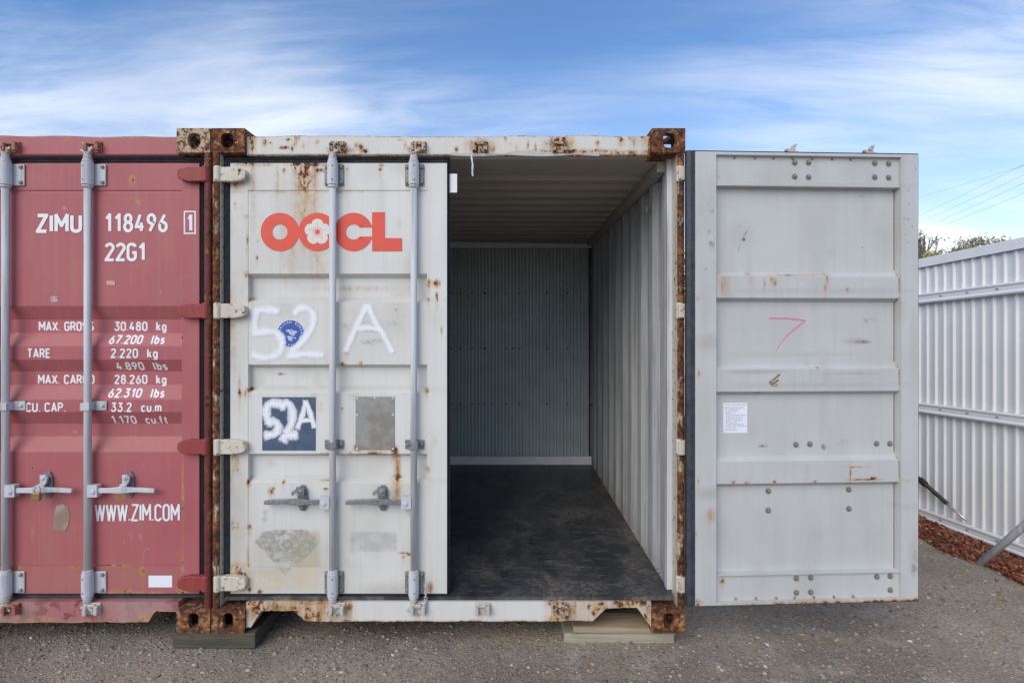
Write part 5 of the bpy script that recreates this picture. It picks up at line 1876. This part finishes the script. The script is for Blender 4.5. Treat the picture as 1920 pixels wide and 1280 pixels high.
def scatter_boxes(name, n, pos, size, tint, mat, tilt, kindlabel, cat):
    """many small tapering chips or blades as one mesh, n boxes"""
    base = np.array([[-1, -1, -1], [1, -1, -1], [1, 1, -1], [-1, 1, -1], [-.8, -.7, 1], [.8, -.7, 1], [.8, .7, 1], [-.8, .7, 1]], float)
    Q = base[None] * size[:, None, :]
    al, be, ga = rng.uniform(0, 2 * math.pi, n), rng.normal(0, tilt, n), rng.normal(0, tilt, n)
    ca, sa, cb, sb, cg, sg = np.cos(al), np.sin(al), np.cos(be), np.sin(be), np.cos(ga), np.sin(ga)
    zz = np.zeros(n)
    oo = np.ones(n)
    Rz = np.stack([np.stack([ca, -sa, zz], -1), np.stack([sa, ca, zz], -1), np.stack([zz, zz, oo], -1)], 1)
    Ry = np.stack([np.stack([cb, zz, sb], -1), np.stack([zz, oo, zz], -1), np.stack([-sb, zz, cb], -1)], 1)
    Rx = np.stack([np.stack([oo, zz, zz], -1), np.stack([zz, cg, -sg], -1), np.stack([zz, sg, cg], -1)], 1)
    Rm = Rz @ Ry @ Rx
    V = np.einsum('nij,nkj->nki', Rm, Q) + pos[:, None, :]
    F = np.array([(0, 3, 2, 1), (4, 5, 6, 7), (0, 1, 5, 4), (1, 2, 6, 5), (2, 3, 7, 6), (3, 0, 4, 7)])
    faces = (F[None] + 8 * np.arange(n)[:, None, None]).reshape(-1, 4)
    return raw_mesh(name, V.reshape(-1, 3), faces, np.repeat(tint, 8, 0), mat)


def raw_mesh(name, V, faces, tint, mat, parent=None):
    me = bpy.data.meshes.new(name)
    nf, k = faces.shape
    me.vertices.add(len(V))
    me.vertices.foreach_set('co', V.astype(np.float32).ravel())
    me.loops.add(nf * k)
    me.loops.foreach_set('vertex_index', faces.astype(np.int32).ravel())
    me.polygons.add(nf)
    me.polygons.foreach_set('loop_start', np.arange(0, nf * k, k, dtype=np.int32))
    me.polygons.foreach_set('loop_total', np.full(nf, k, np.int32))
    me.update(calc_edges=True)
    me.validate()
    ca = me.color_attributes.new('tint', 'FLOAT_COLOR', 'POINT')
    ca.data.foreach_set('color', np.concatenate([tint, np.ones((len(tint), 1))], 1).astype(np.float32).ravel())
    me.materials.append(mat)
    o = bpy.data.objects.new(name, me)
    COL.objects.link(o)
    if parent is not None:
        o.parent = parent
    return o


n = 9000
dd = rng.uniform(2.6, 6.5, n) ** 1.0
uu = rng.uniform(-0.06, 1.0, n)
e = mulch_edge(dd)
px = e + (fx(dd) - 0.0 - e) * uu
pos = np.stack([px, dd - D0, 0.004 + 0.035 * np.clip(uu * 3, 0.05, 1) + rng.uniform(-.008, .016, n)], -1)
size = np.stack([rng.uniform(.010, .045, n), rng.uniform(.003, .009, n), rng.uniform(.0015, .004, n)], -1)
pal = np.array([(0.22, 0.070, 0.036), (0.30, 0.105, 0.055), (0.15, 0.046, 0.026), (0.26, 0.10, 0.06), (0.09, 0.032, 0.02), (0.36, 0.20, 0.13)])
tint = pal[rng.integers(0, len(pal), n)] * rng.uniform(.7, 1.2, (n, 1))
o = scatter_boxes('bark_mulch', n, pos, size, tint, M['chip'], 0.35, None, None)
tag(o, 'red-brown bark chips strewn along the foot of the fence', 'mulch', kind='stuff')


def stones(name, n, xlo, xhi, ylo, yhi, rlo, rhi, power, lab, keep=None):
    t = (1 + 5 ** 0.5) / 2
    ico = np.array([(-1, t, 0), (1, t, 0), (-1, -t, 0), (1, -t, 0), (0, -1, t), (0, 1, t), (0, -1, -t), (0, 1, -t), (t, 0, -1), (t, 0, 1), (-t, 0, -1), (-t, 0, 1)]) / 1.9
    F = np.array([(0, 11, 5), (0, 5, 1), (0, 1, 7), (0, 7, 10), (0, 10, 11), (1, 5, 9), (5, 11, 4), (11, 10, 2), (10, 7, 6), (7, 1, 8),
                  (3, 9, 4), (3, 4, 2), (3, 2, 6), (3, 6, 8), (3, 8, 9), (4, 9, 5), (2, 4, 11), (6, 2, 10), (8, 6, 7), (9, 8, 1)])
    x, y = rng.uniform(xlo, xhi, n), rng.uniform(ylo, yhi, n)
    if keep is not None:
        k_ = keep(x, y)
        x, y = x[k_], y[k_]
        n = len(x)
    r = rlo + (rhi - rlo) * rng.random(n) ** power
    V = ico[None] * rng.uniform(.72, 1.22, (n, 12, 1))
    V = V * np.stack([r * rng.uniform(.8, 1.5, n), r * rng.uniform(.7, 1.0, n), r * rng.uniform(.35, .7, n)], -1)[:, None, :]
    a = rng.uniform(0, 2 * math.pi, n)
    ca, sa = np.cos(a)[:, None], np.sin(a)[:, None]
    V = np.stack([V[..., 0] * ca - V[..., 1] * sa, V[..., 0] * sa + V[..., 1] * ca, V[..., 2]], -1)
    V += np.stack([x, y, gz(x, y) + r * 0.12], -1)[:, None, :]
    pal = np.array([(.31, .25, .19), (.21, .172, .135), (.41, .35, .28), (.27, .255, .24), (.33, .25, .17), (.55, .51, .45), (.16, .13, .105), (.40, .25, .15)])
    tint = pal[rng.choice(len(pal), n, p=[.27, .18, .14, .13, .14, .025, .09, .025])] * rng.uniform(.75, 1.25, (n, 1))
    faces = (F[None] + 12 * np.arange(n)[:, None, None]).reshape(-1, 3)
    o = raw_mesh(name, V.reshape(-1, 3), faces, np.repeat(tint, 12, 0), M['stone'])
    tag(o, lab, 'gravel', kind='stuff')
    return o


vis = lambda x, y: (x < mulch_edge(y + D0) + 0.03) & ((y < 0.75) | (x / (y + D0) > 0.70))
stones('gravel', 52000, -3.1, 3.7, -0.5, 2.6, 0.0014, 0.0050, 1.6, 'fine grey-brown grit covering the packed ground', vis)
stones('gravel', 15000, -3.1, 3.7, -0.5, 2.6, 0.0040, 0.0135, 3.4, 'larger loose stones scattered over the packed ground', vis)

n = 46
lx, ly = rng.uniform(-2.9, 3.3, n), rng.uniform(-0.4, 0.9, n)
k_ = vis(lx, ly)
lx, ly = lx[k_], ly[k_]
n = len(lx)
pos = np.stack([lx, ly, gz(lx, ly) + 0.006], -1)
size = np.stack([rng.uniform(.008, .02, n), rng.uniform(.003, .006, n), np.full(n, .0006)], -1)
tint = np.array([(0.34, 0.17, 0.075)]) * rng.uniform(.5, 1.4, (n, 1))
o = scatter_boxes('leaf_litter', n, pos, size, tint, M['chip'], 0.25, None, None)
tag(o, 'dry brown gum leaves and twigs scattered on the gravel', 'leaf litter', kind='stuff')

# grass and weeds behind the open door, seen in the gap
n = 9000
gxp, gyp = rng.uniform(1.25, 3.1, n), rng.uniform(3.2, 9.0, n)
hh = rng.uniform(.03, .12, n)
pos = np.stack([gxp, gyp, hh * 0.8], -1)
size = np.stack([rng.uniform(.002, .005, n), rng.uniform(.002, .004, n), hh], -1)
tint = np.array([(0.20, 0.23, 0.05)]) * rng.uniform(.6, 1.4, (n, 1))
o = scatter_boxes('grass', n, pos, size, tint, M['blade'], 0.3, None, None)
tag(o, 'yellow-green grass beside the container behind the open door', 'grass', kind='stuff')

# ------------------------------------------------------------------ trees beyond the fence
def tree(name, label, x, y, h, cr, ch, n, leaf, col, clumps=16, bare=0.0, seed=1, lean=0.0):
    rg = np.random.default_rng(seed)
    t = empty(name, (x, y, 0))
    tag(t, label, 'tree', 'trees beyond the fence')
    mb = MB()
    zc_ = h - ch
    mb.tube([(x, y, -0.1), (x + lean * .3, y, zc_ * 0.5), (x + lean * .7, y, zc_), (x + lean, y, h * 0.92)], [h * .028, h * .022, h * .015, h * .004], 8)
    cen = []
    for k in range(clumps):
        a = rg.uniform(0, 2 * math.pi)
        rr = cr * math.sqrt(rg.uniform(.1, 1))
        zz = zc_ + ch * (0.15 + 0.80 * rg.random() * math.sqrt(max(0.05, 1 - (rr / cr) ** 2 * 0.7)))
        c = np.array([x + lean * .7 + rr * math.cos(a), y + rr * math.sin(a), zz])
        cen.append(c)
        s = np.array([x + lean * .6, y, zc_ * (0.6 + 0.5 * rg.random())])
        mid = (s + c) / 2 + np.array([0, 0, -0.06 * h * rg.random()])
        mb.tube([s, mid, c], [h * .009, h * .006, h * .002], 5)
        if bare:
            for q in range(5):
                v = rg.normal(0, 1, 3) * cr * 0.3
                v[2] = abs(v[2])
                mb.tube([mid + (c - mid) * rg.random(), c + v], [h * .0025, h * .0008], 4)
    mb.build('trunk', M['bark'], t)
    cen = np.array(cen)
    k = rg.integers(0, clumps, n)
    sp = cr * rg.uniform(.20, .40, clumps)[k][:, None]
    P = cen[k] + rg.normal(0, 1, (n, 3)) * sp * np.array([1, 1, .55]) * 0.75
    A = rg.normal(0, 1, (n, 3))
    A /= np.linalg.norm(A, axis=1)[:, None]
    B = np.cross(A, rg.normal(0, 1, (n, 3)))
    B /= np.linalg.norm(B, axis=1)[:, None]
    s = leaf * rg.uniform(.6, 1.3, (n, 1))
    V = np.stack([P - A * s, P + B * s * .45, P + A * s, P - B * s * .45], 1).reshape(-1, 3) - np.array([x, y, 0])
    tint = np.repeat(np.array([col]) * rg.uniform(.55, 1.45, (n, 1)) * (0.8 + 0.4 * rg.random(clumps))[k][:, None], 4, 0)
    raw_mesh('crown', V, np.arange(4 * n).reshape(n, 4), tint, M['leaf'], t)
    return t


def at(px, d):
    return (px - 953) * d / FPX, d - D0


def hgt(py, d):
    return EYE + (616 - py) * d / FPX


x, y = at(1842, 40); tree('gum_tree', 'broad olive green gum tree rising above the fence, rightmost of the trees', x, y, hgt(439, 40), 1.45, 1.7, 950, .11, (0.36, 0.345, 0.19), 18, 0, 3)
x, y = at(1806, 41); tree('gum_tree', 'low olive green gum tree close left of the broad one', x, y, hgt(462, 41), 0.7, 1.0, 260, .11, (0.36, 0.35, 0.19), 8, 0, 4)
x, y = at(1789, 44); tree('bare_tree', 'thin half-bare tree between the gum trees above the fence', x, y, hgt(448, 44), 0.8, 1.6, 120, .10, (0.16, 0.11, 0.07), 9, 1, 5)
x, y = at(1733, 38); tree('bare_tree', 'bare twiggy tree beside the edge of the open door', x, y, hgt(422, 38), 0.9, 2.6, 160, .10, (0.16, 0.13, 0.08), 12, 1, 6)
x, y = at(1752, 37); tree('leafy_shrub', 'yellow-green bushy tree low above the fence near the open door', x, y, hgt(468, 37), 0.6, 0.9, 300, .11, (0.42, 0.40, 0.14), 8, 0, 7)
x, y = at(1292, 26); tree('gum_tree', 'pale leafy tree glimpsed through the gap beside the open door', x, y, 6.5, 2.4, 4.6, 2200, .13, (0.24, 0.24, 0.12), 14, 0, 8)

# ------------------------------------------------------------------ overhead wires
W5 = [((1728, 368), (1920, 310.5), 'uppermost of the overhead wires right of the open door'),
      ((1730, 401), (1905, 316), 'second overhead wire from the top, closing up on the uppermost'),
      ((1728, 415), (1920, 328), 'third overhead wire from the top, in the middle of five'),
      ((1737, 425), (1920, 343), 'fourth overhead wire from the top, just above the lowest'),
      ((1742, 433), (1920, 362), 'lowest of the overhead wires above the trees')]
for (a, b, lab) in W5:
    da, db = 62.0, 40.0
    A = np.array([*at(a[0], da), hgt(a[1], da)])
    B = np.array([*at(b[0], db), hgt(b[1], db)])
    v = B - A
    pts = []
    for f in np.linspace(-1.6, 2.6, 30):
        p = A + v * f
        p[2] += 0.18 * (f * (f - 1))
        pts.append(p)
    o = MB().tube(pts, 0.0085, 5).build('overhead_wire', M['wire'])
    tag(o, lab, 'wire', 'overhead wires')
